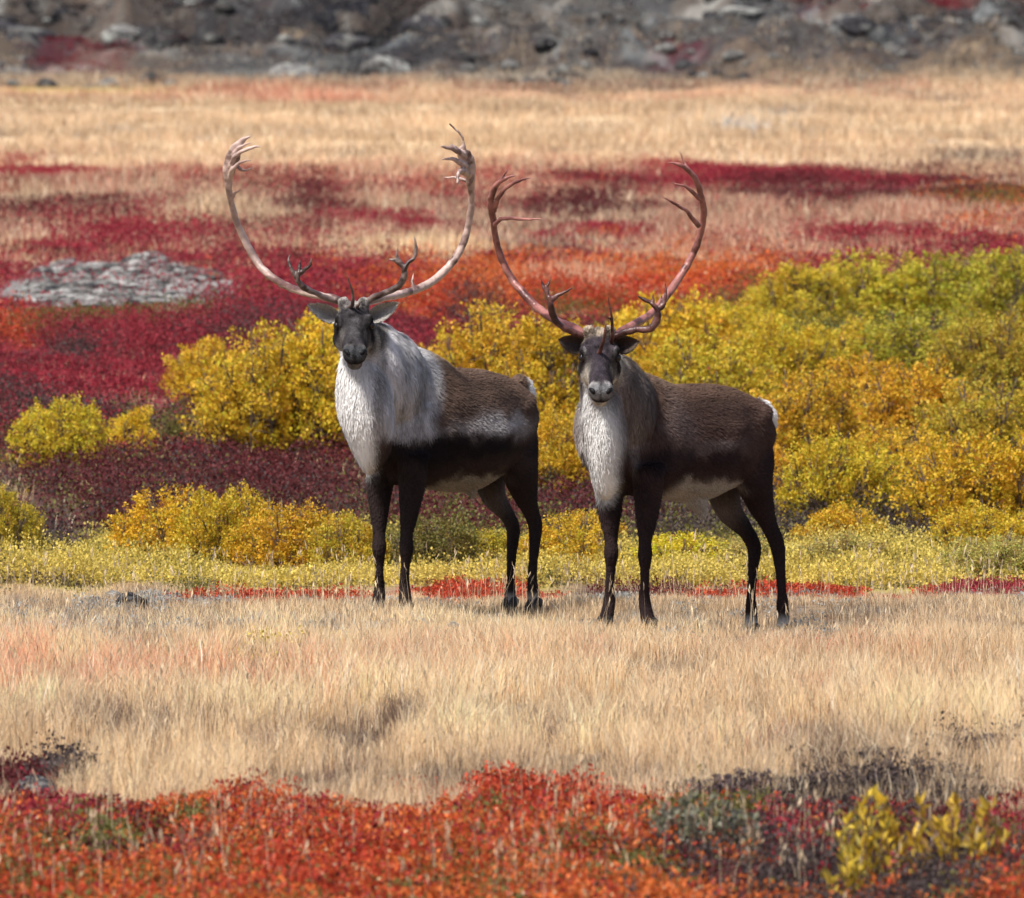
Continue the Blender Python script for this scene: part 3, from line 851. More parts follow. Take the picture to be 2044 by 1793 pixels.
brown_back = (.175, .115, .085)
LEFT = dict(seed=11, ppm=440., yaw=54, dist=45.6, u0=800, v0=1224, back_z=1.16, nfur=190000,
    label="left bull caribou with grey-white mane, pale ears and broad palmed antlers",
    trunk=[(s * (.89 if s > 0 else 1), zt * (1.075 if -.12 < s < .3 else 1.05) if s < .3 else zt * 1.03 + .01, zb, w * (1 if s < .6 else .92)) for s, zt, zb, w in TRUNK], muscle=[MUSC[0], (.71, .92, .16, .77, .70, .12, .085)],
    neck=[(800, 800, .10, .15, .17), (788, 775, -.06, .165, .20), (765, 740, -.22, .16, .20), (742, 705, -.34, .13, .155), (722, 675, -.43, .10, .115), (712, 655, -.48, .075, .08)],
    mane=[(716, 700, -.44, .07, .06), (722, 750, -.45, .105, .09), (735, 810, -.43, .125, .11), (743, 870, -.385, .105, .10), (740, 915, -.34, .065, .07), (734, 940, -.31, .02, .02)],
    legs=legs([fore(0, 757, 757, 757, 755, (965, 1030, 1092, 1180, 1224), -.02), fore(0, 822, 812, 808, 811, (960, 1030, 1090, 1172, 1212), -.15)],
              [rear([(992, 850, .0), (985, 905, .0), (975, 955, .0), (985, 1005, .04), (1010, 1042, .10), (1024, 1072, .12), (1021, 1125, .10), (1019, 1180, .09), (1019, 1200, .09), (1019, 1230, .05)], .72, w=.94),
               rear([(1020, 835, .0), (1030, 895, .0), (1038, 948, .0), (1049, 998, .05), (1061, 1036, .11), (1069, 1062, .13), (1067, 1110, .11), (1063, 1165, .10), (1064, 1190, .10), (1068, 1222, .06)], .56)], 440, 800),
    head_pitch=29, head_yaw=2, head_w=1.0, eye=(711, 641, -.60),
    ears=[(621, 604, -.50), (797, 600, -.50)], ear_w=.040,
    sheath=[(905, 950, .25, .03), (925, 968, .30, .035), (940, 985, .32, .024), (944, 998, .32, .010)],
    tail=[(1030, 768, .64, .03), (1046, 776, .67, .034), (1056, 795, .69, .032), (1059, 822, .69, .014)],
    coat=dict(back=(.125, .080, .060), side=(.095, .062, .050), top=(.29, .22, .165), mane=(.76, .74, .75), leg=(.032, .021, .020), belly=(.30, .27, .22), inner=(.22, .18, .16),
              grey=(.52, .49, .49), black=(.014, .010, .012), white=(.93, .92, .91), rump=(.9, .89, .88), face=(.040, .036, .040), poll=(.36, .33, .31), cheek=(.26, .24, .22), shade=(.20, .17, .16),
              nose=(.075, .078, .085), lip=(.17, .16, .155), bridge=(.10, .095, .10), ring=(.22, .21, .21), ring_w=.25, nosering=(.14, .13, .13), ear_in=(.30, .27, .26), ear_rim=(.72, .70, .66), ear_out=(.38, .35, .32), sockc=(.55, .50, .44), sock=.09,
              belly_z=.62, belly_s=.72, leg_z=.70, mane_s=-.01, mane_z=.81, rump_s=.83, rump_z=.93,
              spots=[(.42, .845, .34, .050, 'grey', .85), (.30, .74, .60, .065, 'black', .97), (.0, .72, .24, .10, 'black', .97), (.88, .72, .13, .15, 'black', .9)],
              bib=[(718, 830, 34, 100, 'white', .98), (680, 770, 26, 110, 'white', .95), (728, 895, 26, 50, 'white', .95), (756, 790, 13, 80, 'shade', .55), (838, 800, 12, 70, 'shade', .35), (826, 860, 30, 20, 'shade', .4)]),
    ant_a=(.12, .06, .05), ant_b=(.52, .38, .33),
    antlers=[
        [path(Z1, [(860, 1215, -.46, .022), (800, 1185, -.44, .022), (720, 1168, -.38, .021), (640, 1152, -.28, .021), (520, 1128, -.14, .021), (420, 1085, -.04, .020), (320, 1015, .04, .020), (245, 920, .08, .020), (190, 815, .08, .019),
                    (140, 700, .05, .018), (110, 590, .0, .017), (96, 500, -.05, .017), (92, 420, -.09, .018, .024), (100, 350, -.12, .018, .034), (120, 280, -.14, .015, .038), (150, 215, -.16, .011, .030), (190, 165, -.17, .008, .014), (240, 142, -.18, .004)]),
         path(Z1, [(100, 430, -.08, .014), (125, 350, -.18, .012), (180, 305, -.22, .008), (245, 292, -.25, .003)]),
         path(Z1, [(110, 340, -.14, .016), (140, 270, -.20, .013), (190, 235, -.23, .011), (250, 212, -.25, .009), (302, 205, -.27, .005)]),
         path(Z1, [(130, 270, -.16, .014), (165, 215, -.20, .010), (240, 180, -.24, .004)]),
         path(Z1, [(140, 330, -.12, .010), (190, 360, -.16, .008), (262, 342, -.20, .003)]),
         path(Z1, [(108, 550, -.03, .009), (140, 505, -.06, .006), (180, 485, -.08, .002)]),
         path(Z1, [(815, 1190, -.47, .017), (740, 1172, -.50, .016), (650, 1130, -.54, .015), (580, 1092, -.57, .017), (552, 1050, -.58, .020, .013), (560, 1000, -.58, .018, .012), (566, 965, -.58, .009), (570, 925, -.58, .003)]),
         path(Z1, [(548, 1040, -.58, .014), (515, 985, -.58, .010), (495, 930, -.57, .008), (508, 885, -.56, .003)]),
         path(Z1, [(560, 1020, -.58, .014), (600, 985, -.59, .010), (636, 955, -.60, .008), (640, 912, -.60, .003)]),
         path(Z1, [(885, 1235, -.52, .012), (905, 1200, -.58, .010), (903, 1130, -.62, .008), (868, 1015, -.66, .003)])],
        [path(Z1, [(945, 1215, -.46, .022), (1000, 1195, -.43, .022), (1080, 1178, -.36, .021), (1180, 1160, -.24, .021), (1300, 1132, -.10, .021), (1410, 1080, .0, .021), (1500, 1000, .06, .021), (1575, 900, .09, .020), (1625, 780, .09, .019),
                    (1652, 650, .06, .018), (1660, 520, .0, .017), (1654, 430, -.06, .019, .024), (1645, 350, -.10, .020, .036), (1625, 280, -.13, .018, .040), (1600, 240, -.15, .013, .030), (1612, 190, -.16, .008), (1590, 130, -.17, .006), (1555, 95, -.18, .006), (1518, 58, -.19, .004)]),
         path(Z1, [(1620, 270, -.14, .018), (1570, 235, -.20, .015), (1520, 215, -.24, .012), (1462, 203, -.27, .005)]),
         path(Z1, [(1580, 240, -.18, .012), (1545, 205, -.22, .009), (1525, 192, -.23, .004)]),
         path(Z1, [(1640, 350, -.12, .020, .014), (1590, 310, -.18, .016), (1530, 285, -.22, .010), (1468, 287, -.25, .004)]),
         path(Z1, [(1650, 400, -.08, .018), (1605, 365, -.16, .020), (1578, 375, -.22, .012), (1570, 442, -.25, .007)]),
         path(Z1, [(1655, 440, -.03, .012), (1600, 420, -.02, .009), (1540, 408, -.01, .007), (1465, 410, .0, .002)]),
         path(Z1, [(1285, 1125, -.10, .012), (1278, 1080, -.08, .008), (1287, 1015, -.06, .002)]),
         path(Z1, [(960, 1220, -.48, .020), (1040, 1168, -.50, .018), (1130, 1128, -.54, .017), (1205, 1085, -.57, .017), (1232, 1035, -.58, .018), (1238, 985, -.58, .024, .013), (1260, 945, -.58, .018, .010), (1295, 915, -.58, .010), (1308, 850, -.58, .009), (1298, 775, -.58, .003)]),
         path(Z1, [(1235, 975, -.58, .016), (1200, 945, -.58, .012), (1165, 925, -.58, .009), (1132, 920, -.58, .003)]),
         path(Z1, [(1215, 950, -.58, .012), (1190, 910, -.58, .009), (1192, 842, -.58, .003)]),
         path(Z1, [(925, 1240, -.52, .010), (940, 1215, -.56, .008), (955, 1190, -.58, .003)])]])

RIGHT = dict(seed=23, ppm=452., yaw=52, dist=44.4, u0=1250, v0=1250, back_z=1.10, nfur=190000,
    label="right bull caribou with brown-grey neck, dark ears and slim branching antlers",
    trunk=[(s * (.94 if s > 0 else 1), zt, zb, w * (1 if s < .6 else .93)) for s, zt, zb, w in TRUNK], muscle=[MUSC[0], (.76, .90, .16, .82, .69, .12, .088)],
    neck=[(1255, 850, .10, .15, .17), (1245, 825, -.06, .155, .19), (1228, 790, -.22, .145, .18), (1212, 760, -.34, .12, .145), (1200, 735, -.43, .095, .11), (1195, 715, -.48, .075, .08)],
    mane=[(1197, 765, -.44, .065, .06), (1203, 815, -.45, .088, .09), (1209, 870, -.43, .100, .105), (1209, 925, -.385, .085, .09), (1206, 965, -.35, .055, .06), (1204, 988, -.32, .02, .02)],
    legs=legs([fore(0, 1215, 1220, 1217, 1207, (985, 1045, 1105, 1200, 1245), -.02), fore(0, 1292, 1287, 1286, 1296, (985, 1045, 1105, 1195, 1236), -.14)],
              [rear([(1468, 880, .0), (1462, 935, .0), (1452, 985, .0), (1464, 1035, .04), (1498, 1078, .10), (1515, 1110, .12), (1513, 1155, .11), (1509, 1210, .10), (1509, 1232, .10), (1510, 1266, .06)], .74, w=.94),
               rear([(1490, 865, .0), (1506, 925, .0), (1513, 968, .0), (1525, 1015, .05), (1543, 1062, .10), (1560, 1102, .13), (1566, 1150, .12), (1570, 1200, .10), (1571, 1222, .10), (1574, 1256, .06)], .58)], 452, 1250),
    head_pitch=37, head_yaw=1, head_w=1.0, eye=(1195, 704, -.60),
    ears=[(1116, 672, -.50), (1271, 676, -.50)], ear_w=.042,
    sheath=[(1370, 985, .25, .035), (1392, 1005, .30, .042), (1402, 1024, .32, .028), (1407, 1042, .32, .012)],
    tail=[(1510, 818, .72, .035), (1530, 826, .75, .042), (1546, 842, .77, .038), (1554, 866, .78, .016)],
    coat=dict(back=(.110, .066, .048), side=(.085, .050, .040), top=(.23, .155, .11), mane=(.25, .20, .18), leg=(.034, .020, .020), belly=(.42, .38, .34), inner=(.24, .19, .17),
              grey=(.26, .22, .22), black=(.020, .012, .017), white=(.90, .90, .89), rump=(.9, .89, .88), face=(.045, .036, .044), poll=(.42, .34, .26), cheek=(.50, .46, .40), cheek_l=(.55, .50, .42), shade=(.30, .26, .25),
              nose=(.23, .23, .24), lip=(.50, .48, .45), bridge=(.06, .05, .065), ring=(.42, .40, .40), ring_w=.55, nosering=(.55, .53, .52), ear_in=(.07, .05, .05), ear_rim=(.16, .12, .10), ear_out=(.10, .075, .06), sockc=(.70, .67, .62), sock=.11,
              belly_z=.64, belly_s=.77, leg_z=.70, mane_s=-.08, mane_z=.80, rump_s=.93, rump_z=.82,
              spots=[(.35, .79, .22, .03, 'grey', .35), (.40, .72, .30, .05, 'black', .75), (.0, .72, .20, .07, 'black', .85), (.88, .68, .14, .15, 'black', .85), (.12, .90, .10, .16, 'grey', .25)],
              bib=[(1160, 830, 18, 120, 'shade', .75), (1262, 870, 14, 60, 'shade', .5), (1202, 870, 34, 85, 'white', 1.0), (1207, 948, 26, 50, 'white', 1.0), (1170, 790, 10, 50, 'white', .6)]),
    ant_a=(.09, .026, .022), ant_b=(.33, .135, .115),
    antlers=[
        [path(Z2, [(770, 1350, -.52, .020), (725, 1275, -.47, .022), (650, 1215, -.38, .022), (545, 1180, -.22, .022), (450, 1125, -.08, .021), (370, 1060, .0, .020), (290, 975, .06, .020), (220, 880, .09, .019), (165, 760, .09, .018),
                    (135, 640, .06, .017), (118, 520, .0, .017), (102, 430, -.06, .017), (115, 350, -.11, .016), (150, 290, -.15, .013), (205, 250, -.18, .009), (265, 234, -.20, .003)]),
         path(Z2, [(125, 470, -.04, .013), (150, 390, -.11, .012), (200, 320, -.16, .011), (270, 275, -.20, .009), (370, 248, -.24, .003)]),
         path(Z2, [(170, 280, -.16, .010), (190, 235, -.18, .006), (226, 172, -.20, .002)]),
         path(Z2, [(130, 560, -.01, .012), (165, 520, -.08, .011), (230, 512, -.14, .010), (330, 516, -.20, .008), (455, 516, -.26, .002)]),
         path(Z2, [(700, 1262, -.50, .016), (620, 1225, -.52, .017), (540, 1180, -.55, .017), (498, 1110, -.57, .019), (484, 1040, -.58, .024, .014), (462, 980, -.58, .016, .010), (440, 935, -.58, .009), (428, 885, -.58, .003)]),
         path(Z2, [(465, 990, -.58, .013), (465, 940, -.58, .009), (490, 882, -.58, .003)]),
         path(Z2, [(490, 1025, -.58, .018), (535, 992, -.58, .011), (580, 972, -.58, .008), (626, 943, -.58, .003)]),
         path(Z2, [(785, 1385, -.60, .011), (815, 1310, -.66, .010), (832, 1240, -.70, .009), (838, 1160, -.72, .004)])],
        [path(Z2, [(880, 1290, -.52, .020), (920, 1245, -.48, .022), (1000, 1200, -.40, .022), (1090, 1155, -.24, .021), (1160, 1110, -.14, .020), (1235, 1025, -.04, .020), (1300, 940, .03, .020), (1370, 830, .08, .019), (1422, 730, .09, .018),
                    (1462, 620, .07, .017), (1480, 500, .02, .017), (1465, 380, -.05, .016), (1432, 275, -.11, .015), (1380, 205, -.15, .013), (1315, 163, -.18, .010), (1238, 150, -.20, .003)]),
         path(Z2, [(1448, 565, .0, .014), (1405, 515, -.06, .012), (1365, 465, -.11, .010), (1290, 418, -.15, .008), (1198, 370, -.18, .002)]),
         path(Z2, [(1450, 390, -.06, .012), (1400, 340, -.12, .010), (1350, 305, -.16, .008), (1240, 275, -.20, .002)]),
         path(Z2, [(1380, 205, -.15, .008), (1350, 150, -.15, .006), (1318, 75, -.15, .002)]),
         path(Z2, [(890, 1268, -.54, .018), (950, 1235, -.56, .018), (1040, 1212, -.58, .017), (1125, 1205, -.60, .018), (1165, 1150, -.60, .020), (1170, 1090, -.60, .024, .014), (1130, 1045, -.60, .017, .010), (1085, 1020, -.60, .010), (1036, 998, -.60, .003)]),
         path(Z2, [(1140, 1050, -.60, .010), (1142, 985, -.60, .003)]),
         path(Z2, [(1180, 1085, -.60, .016), (1195, 1040, -.60, .009), (1192, 990, -.60, .003)]),
         path(Z2, [(1190, 1080, -.60, .016), (1215, 1030, -.60, .010), (1222, 960, -.60, .007), (1220, 905, -.60, .003)]),
         path(Z2, [(878, 1300, -.56, .011), (882, 1220, -.60, .009), (872, 1110, -.64, .007), (850, 995, -.66, .003)]),
         path(Z2, [(878, 1150, -.62, .006), (845, 1130, -.64, .004), (802, 1112, -.65, .002)])]])
caribou(LEFT)
caribou(RIGHT)
#@@END

#@@PLANTS

# ------------------------------------------------------------------ plants
def field(n, y0, y1, k, rng, power=1.0):
    """scatter over the wedge of land the lens looks across"""
    r = rng.rand(n)
    y = (y0 ** (2 * power) + r * (y1 ** (2 * power) - y0 ** (2 * power))) ** (1 / (2 * power))
    x = (rng.rand(n) * 2 - 1) * k * y
    return x, y


def blades(x, y, z, h, w, lean, rng, col, tipcol=None):
    n = len(x)
    az = rng.rand(n) * 2 * np.pi
    face = rng.rand(n) * np.pi
    d = np.stack([np.cos(az) * lean, np.sin(az) * lean, np.ones(n)], 1)
    sd = np.stack([np.cos(face), np.sin(face) * .6, np.zeros(n)], 1)
    P = np.stack([x, y, z - .01], 1)
    hh = h[:, None]; ww = w[:, None]
    mid = P + d * hh * .55 * np.array([.55, .55, 1.0])
    tip = P + d * hh * np.array([1.25, 1.25, 1.0 - .0])
    tip[:, 2] -= (lean ** 2 * h * .45)
    V = np.stack([P - sd * ww, P + sd * ww, mid - sd * ww * .75, mid + sd * ww * .75, tip], 1).reshape(-1, 3)
    o = (np.arange(n) * 5)[:, None]
    f = np.concatenate([o + np.array([0, 1, 3, 2]), o + np.array([2, 3, 4])], 1).ravel()
    c = np.repeat(col, 5, 0)
    if tipcol is not None:
        c = c.reshape(n, 5, 3); c[:, 4] = tipcol; c[:, 2] = .6 * c[:, 2] + .4 * tipcol; c[:, 3] = c[:, 2]; c = c.reshape(-1, 3)
    return V, f, np.tile([4, 3], n), c


def leaves(P, d, size, rng, col, aspect=.42):
    """pointed leaf: one four-cornered face, folded in random directions"""
    n = len(P)
    q = rng.randn(n, 3); sd = norm(np.cross(d, q))
    L = size[:, None]; Wd = (size * aspect)[:, None]
    nrm = np.cross(d, sd)
    V = np.stack([P, P + d * L * .5 + sd * Wd + nrm * L * .10, P + d * L, P + d * L * .5 - sd * Wd + nrm * L * .10], 1).reshape(-1, 3)
    f = (np.arange(n) * 4)[:, None] + np.arange(4)
    return V, f.ravel(), np.full(n, 4), np.repeat(col, 4, 0)


def join(parts):
    V, Fc, Np, Cc, o = [], [], [], [], 0
    for v, f, n, c in parts:
        V.append(v); Fc.append(np.asarray(f) + o); Np.append(n); Cc.append(c); o += len(v)
    return np.vstack(V), np.concatenate(Fc), np.concatenate(Np), np.vstack(Cc)


GRASSY = [KI[k] for k in ('tan', 'pale', 'salmon', 'brown', 'grey')]
LEAFY = [KI[k] for k in ('red', 'crimson', 'maroon', 'orange', 'dark', 'olive', 'ylow', 'grey', 'slate')]


def grass_object(name, label, n, y0, y1, k, seed, h0, w0, power=1.0, hy=None):
    rng = R(seed)
    x, y = field(n, y0, y1, k, rng, power)
    # tufts
    tuft = vnoise(x / .13, y / .13, seed + 3)
    big = fbm(x / .7, y / 1.2, seed + 4, 3)
    z = ground_z(x, y)
    u, v, W = zone(x, y, z)
    kk = pick(W, x, y, rng, 2.0, .30)
    g = W[:, GRASSY].sum(1)
    isg = np.isin(kk, GRASSY)
    red_under = ~isg
    keep = rng.rand(n) < np.clip(.25 + .75 * g, 0, 1) * (.45 + .55 * (tuft > .38)) * (.30 + .70 * (fbm(x / (.30 * y / 40), logy(y) / .55, seed + 6, 3) > .42)) * np.where(red_under, .6, 1.0)
    keep &= ~on_scree(x, y)
    x, y, z, kk, tuft, big, v = x[keep], y[keep], z[keep], kk[keep], tuft[keep], big[keep], v[keep]
    n = len(x)
    kk = np.where(np.isin(kk, GRASSY), kk, KI['tan'])
    c = PALA[kk] * (.78 + .55 * rng.rand(n, 1)) * (.78 + .5 * big[:, None])
    c = c * (.72 + .56 * vnoise(x / (y * .06), logy(y) / 1.1, 77))[:, None]
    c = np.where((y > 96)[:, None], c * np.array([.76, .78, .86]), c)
    wb = (W[keep][:, KI['brown']] + W[keep][:, KI['dark']]).clip(0, 1)
    c = c * (1 - .5 * smooth(.30, .85, wb))[:, None]
    c = np.where((y < 46)[:, None], c * 1.12, c)
    mixp = rng.rand(n, 1) < .18
    c = np.where(mixp, PALA[KI['pale']] * (.8 + .35 * rng.rand(n, 1)), c)
    mixb = rng.rand(n, 1) < .07
    c = np.where(mixb, np.array([.16, .10, .07]) * (.6 + .6 * rng.rand(n, 1)), c)
    clump = fbm(x / (.30 * y / 40), logy(y) / .55, seed + 6, 3)
    c = c * (.80 + .40 * smooth(.35, .6, clump))[:, None]
    h = h0 * (.45 + .75 * rng.rand(n)) * (.45 + .8 * big) * (.45 + 1.1 * smooth(.30, .62, clump))
    h = h * np.where(kk == KI['brown'], .7, 1) * np.where(kk == KI['grey'], .6, 1)
    h = h * (.35 + .65 * np.clip(g[keep] * 1.25, 0, 1))
    if hy is not None:
        h = h * hy(x, y, v)
    w = w0 * (.6 + .8 * rng.rand(n))
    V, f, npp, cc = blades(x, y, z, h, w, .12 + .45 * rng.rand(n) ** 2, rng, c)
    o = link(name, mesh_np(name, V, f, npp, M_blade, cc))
    tag(o, label, kind="stuff")
    return o


def hy_near(x, y, v):
    s = np.ones(len(x))
    s *= 1 - .55 * smooth(1345, 1275, v)
    s *= 1 - .45 * smooth(1225, 1200, v)
    return s


grass_object("dry_grass", "dry straw-coloured grass covering the crest round the caribou", 1100000, 28.2, 50.0, .092, 201, .16, .0013, 1.0, hy_near)
grass_object("meadow_grass", "tan grass of the far meadow below the rocky hillside", 680000, 96, 214, .092, 202, .17, .0065, .8)
grass_object("heath_grass", "thin tan grass growing through the red heath slope", 480000, 54, 112, .092, 203, .20, .0032, .9)

# tall pale stalks with seed heads
def stalks(name, n, y0, y1, h0, w0, seed, label):
    rng = R(seed)
    x, y = field(n, y0, y1, .092, rng)
    z = ground_z(x, y); big = fbm(x / .5, y / 1.0, seed, 3)
    keep = big > .42
    x, y, z = x[keep], y[keep], z[keep]; n = len(x)
    c = np.array([.70, .55, .36]) * (.75 + .5 * rng.rand(n, 1))
    h = h0 * (.6 + .8 * rng.rand(n)); lean = .05 + .3 * rng.rand(n) ** 2
    a = blades(x, y, z, h, w0 * np.ones(n), lean, R(seed + 1), c)
    tips = a[0].reshape(n, 5, 3)[:, 4]
    d = norm(np.stack([rng.randn(n) * .2, rng.randn(n) * .2, np.ones(n)], 1))
    b = leaves(tips - d * .02, d, .022 + .02 * rng.rand(n), rng, c * 1.1, .10)
    c2 = leaves(tips - d * .035, norm(d + rng.randn(n, 3) * .15), .02 + .014 * rng.rand(n), rng, c * .9, .10)
    V, f, npp, cc = join([a, b, c2])
    tag(link(name, mesh_np(name, V, f, npp, M_blade, cc)), label, kind="stuff")


stalks("grass_stalks", 5200, 28.5, 48.0, .24, .0011, 211, "tall pale seed stalks standing above the dry grass")


# ---- low leafy cover: centres carry a cluster of small leaves on short twigs
def heath(name, label, n_cl, per, y0, y1, k, seed, r0, h0, leaf, power, keep_fn, colfn=None, pw=1.5, vmin=None):
    rng = R(seed)
    x, y = field(n_cl, y0, y1, k, rng, power)
    z = ground_z(x, y)
    u, v, W = zone(x, y, z)
    kk = pick(W, x, y, rng, pw, .35)
    g = W[:, LEAFY].sum(1)
    keep = np.isin(kk, LEAFY) & keep_fn(u, v, x, y, kk) & (~on_scree(x, y) | (rng.rand(len(x)) < .16))
    x, y, z, kk, u, v = x[keep], y[keep], z[keep], kk[keep], u[keep], v[keep]
    n = len(x)
    if not n:
        return None
    big = fbm(x / (1.2 * y / 45), logy(y) / 2.2, seed + 9, 3)
    gap = fbm(x / (.55 * y / 45), logy(y) / 1.0, seed + 29, 3)
    rugged = seed >= 305
    gap = gap if rugged else .42 + .4 * (gap - .42)
    kg = gap > .37
    x, y, z, kk, u, v, big, gap = [q_[kg] for q_ in (x, y, z, kk, u, v, big, gap)]
    n = len(x)
    hh = h0 * (.6 + .5 * rng.rand(n)) * (np.clip(.1 + 2.6 * (big - .22), .15, 2.2) if rugged else np.clip(.35 + 1.15 * big, .3, 1.3)) * (.55 + .9 * smooth(.37, .55, gap))
    hh = hh * np.where(kk == KI['ylow'], 1.1, 1) * np.where(kk == KI['grey'], .5, 1)
    rr = r0 * (.7 + .6 * rng.rand(n))
    idx = np.repeat(np.arange(n), per); m = len(idx)
    dirn = norm(rng.randn(m, 3) * np.array([1, 1, .8]) + np.array([0, 0, .35]))
    rad = rng.rand(m) ** .45
    P = np.stack([x[idx], y[idx], z[idx] + hh[idx] * .35], 1) + dirn * rad[:, None] * np.stack([rr[idx], rr[idx], hh[idx] * .62], 1)
    P[:, 2] = np.maximum(P[:, 2], z[idx] - .01)
    ccol = PALA[kk] * (.75 + .5 * rng.rand(n, 1))
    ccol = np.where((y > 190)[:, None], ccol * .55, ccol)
    c = ccol[idx] * (.78 + .46 * rng.rand(m, 1))
    # a few leaves turned another colour
    t = rng.rand(m)
    alt = PALA[np.array([KI['orange'], KI['olive'], KI['maroon'], KI['tan']])[rng.randint(0, 4, m)]]
    warm = np.isin(kk[idx], [KI['red'], KI['orange']])
    c = np.where(((t < .14) & warm)[:, None], alt * (.6 + .6 * rng.rand(m, 1)), c)
    d = norm(dirn + rng.randn(m, 3) * .6 + np.array([0, 0, .3]))
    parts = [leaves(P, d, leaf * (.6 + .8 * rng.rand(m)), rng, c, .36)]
    # twigs
    q = rng.rand(m) < .12
    tc = np.tile([.10, .07, .06], (q.sum(), 1)) * (.6 + .9 * rng.rand(q.sum(), 1))
    parts.append(blades(x[idx][q], y[idx][q], z[idx][q], (P[q, 2] - z[idx][q]) * 1.1 + .03, np.full(q.sum(), leaf * .05), .2 + .5 * rng.rand(q.sum()), rng, tc))
    V, f, npp, cc = join(parts)
    o = link(name, mesh_np(name, V, f, npp, M_leaf, cc))
    tag(o, label, kind="stuff")
    return o


heath("red_dwarf_birch", "red and orange dwarf birch leaves across the near foreground", 20500, 56, 28.0, 35.0, .092, 301, .085, .13, .015, 1.0, lambda u, v, x, y, k: v > 1400)
heath("dark_crowberry", "dark low heath plants mixed into the grass of the crest", 7000, 46, 35.0, 46.5, .092, 302, .075, .10, .013, 1.0, lambda u, v, x, y, k: (v > 1205))
heath("red_bearberry", "low red leaves in a strip behind the hooves", 16500, 30, 46.6, 50.6, .092, 303, .07, .075, .013, 1.0, lambda u, v, x, y, k: (v <= 1215) & (k != KI['ylow']))
heath("low_willow", "low pale yellow willow cover at the foot of the slope", 20000, 60, 49.8, 56.0, .092, 304, .12, .17, .014, 1.0, lambda u, v, x, y, k: np.isin(k, [KI['ylow'], KI['olive']]))
heath("heath_shrubs", "crimson and maroon heath shrubs covering the slope", 39000, 40, 52.0, 84.0, .092, 305, .15, .24, .019, .9, lambda u, v, x, y, k: ~np.isin(k, [KI['ylow']]))
heath("far_heath", "red and maroon heath bands at the edge of the far meadow", 44000, 28, 82.0, 140.0, .092, 306, .24, .15, .026, .8, lambda u, v, x, y, k: v > 200)
heath("hillside_heath", "dark red and grey heath between the rocks of the far hillside", 29000, 24, 196.0, 262.0, .092, 307, .34, .24, .055, .8, lambda u, v, x, y, k: np.isin(k, [KI['crimson'], KI['maroon'], KI['slate'], KI['dark'], KI['grey']]))


# ---- willow shrubs, each one a thing with stems and foliage
def shrub_meshes(seed, w, h, n_lobe, sprays, per, leaf):
    rng = R(seed)
    paths = []; lobes = []
    for i in range(n_lobe):
        a = 2 * math.pi * (i + rng.rand()) / n_lobe * 2.4
        r = math.sqrt((i + .5) / n_lobe) * .82
        top = (1 - .62 * r ** 2) * (.72 + .45 * rng.rand())
        c = np.array([math.cos(a) * r * w / 2, math.sin(a) * r * w / 2, h * top * .84])
        s = (.085 + .075 * rng.rand()) * min(w, 1.4 * h)
        lobes.append((c, s))
        if r > .35:
            lobes.append((c * np.array([1.12, 1.12, .40 + .25 * rng.rand()]), s * 1.1))
        if rng.rand() < .5:
            lobes.append((c * np.array([.8, .8, .15 + .2 * rng.rand()]) + rng.randn(3) * .04, s * 1.1))
    for c, s in lobes:
        b = np.array([c[0] * .22, c[1] * .22, -.03])
        m1 = b * .5 + c * .5 + np.array([c[0] * .12, c[1] * .12, -.06 * h]) + rng.randn(3) * .02
        pts = catmull([b, m1, c, c + (c - m1) * .35 + rng.randn(3) * .02], 9)
        paths.append((pts, np.linspace(.013, .003, 9) * (.7 + .5 * h), None))
        for _ in range(5):
            e = c + norm(rng.randn(3) + np.array([0, 0, .6])) * s * 1.1
            p2 = catmull([m1 * .3 + c * .7, (c + e) / 2 + rng.randn(3) * .015, e], 6)
            paths.append((p2, np.linspace(.005, .0015, 6), None))
    V, f, npp = tubes(paths, 5)
    tc = np.tile([.13, .095, .075], (len(V), 1)) * (.7 + .6 * rng.rand(len(V), 1))
    stem = mesh_np("stems", V, f, npp, M_twig, tc, True)
    # leaf sprays over the lobes
    li = rng.randint(0, len(lobes), sprays)
    C_ = np.array([lobes[i][0] for i in li]); S_ = np.array([lobes[i][1] for i in li])
    dd = norm(rng.randn(sprays, 3) * np.array([1, 1, .9]) + np.array([0, 0, .25]))
    sp = C_ + dd * (S_ * (.75 + .42 * rng.rand(sprays) ** .8))[:, None]
    sp[:, 2] = np.maximum(sp[:, 2], .03)
    scol = .72 + .55 * rng.rand(sprays)
    shue = rng.rand(sprays)
    idx = np.repeat(np.arange(sprays), per); m = len(idx)
    axis = norm(dd + np.array([0, 0, .8]) + rng.randn(sprays, 3) * .3)[idx]
    al = rng.rand(m)
    P = sp[idx] + axis * ((al - .4) * .10)[:, None] + rng.randn(m, 3) * (.014 + .018 * (1 - al))[:, None]
    P[:, 2] = np.maximum(P[:, 2], .01)
    d = norm(axis * .8 + rng.randn(m, 3) * .55)
    c = np.ones((m, 3)) * (scol[idx] * (.82 + .36 * rng.rand(m)))[:, None]
    hue = shue[idx] + .35 * rng.randn(m)
    c *= np.where((hue > .82)[:, None], np.array([1.0, .80, .7]), np.where((hue < .2)[:, None], np.array([.78, 1.0, .9]), np.array([1.0, 1.0, 1.0])))
    brn = rng.rand(m) < .06
    c[brn] *= np.array([.55, .32, .6])
    V, f, npp, cc = leaves(P, d, leaf * (.6 + .75 * rng.rand(m)), rng, c, .34)
    return stem, mesh_np("foliage", V, f, npp, M_bush, cc)


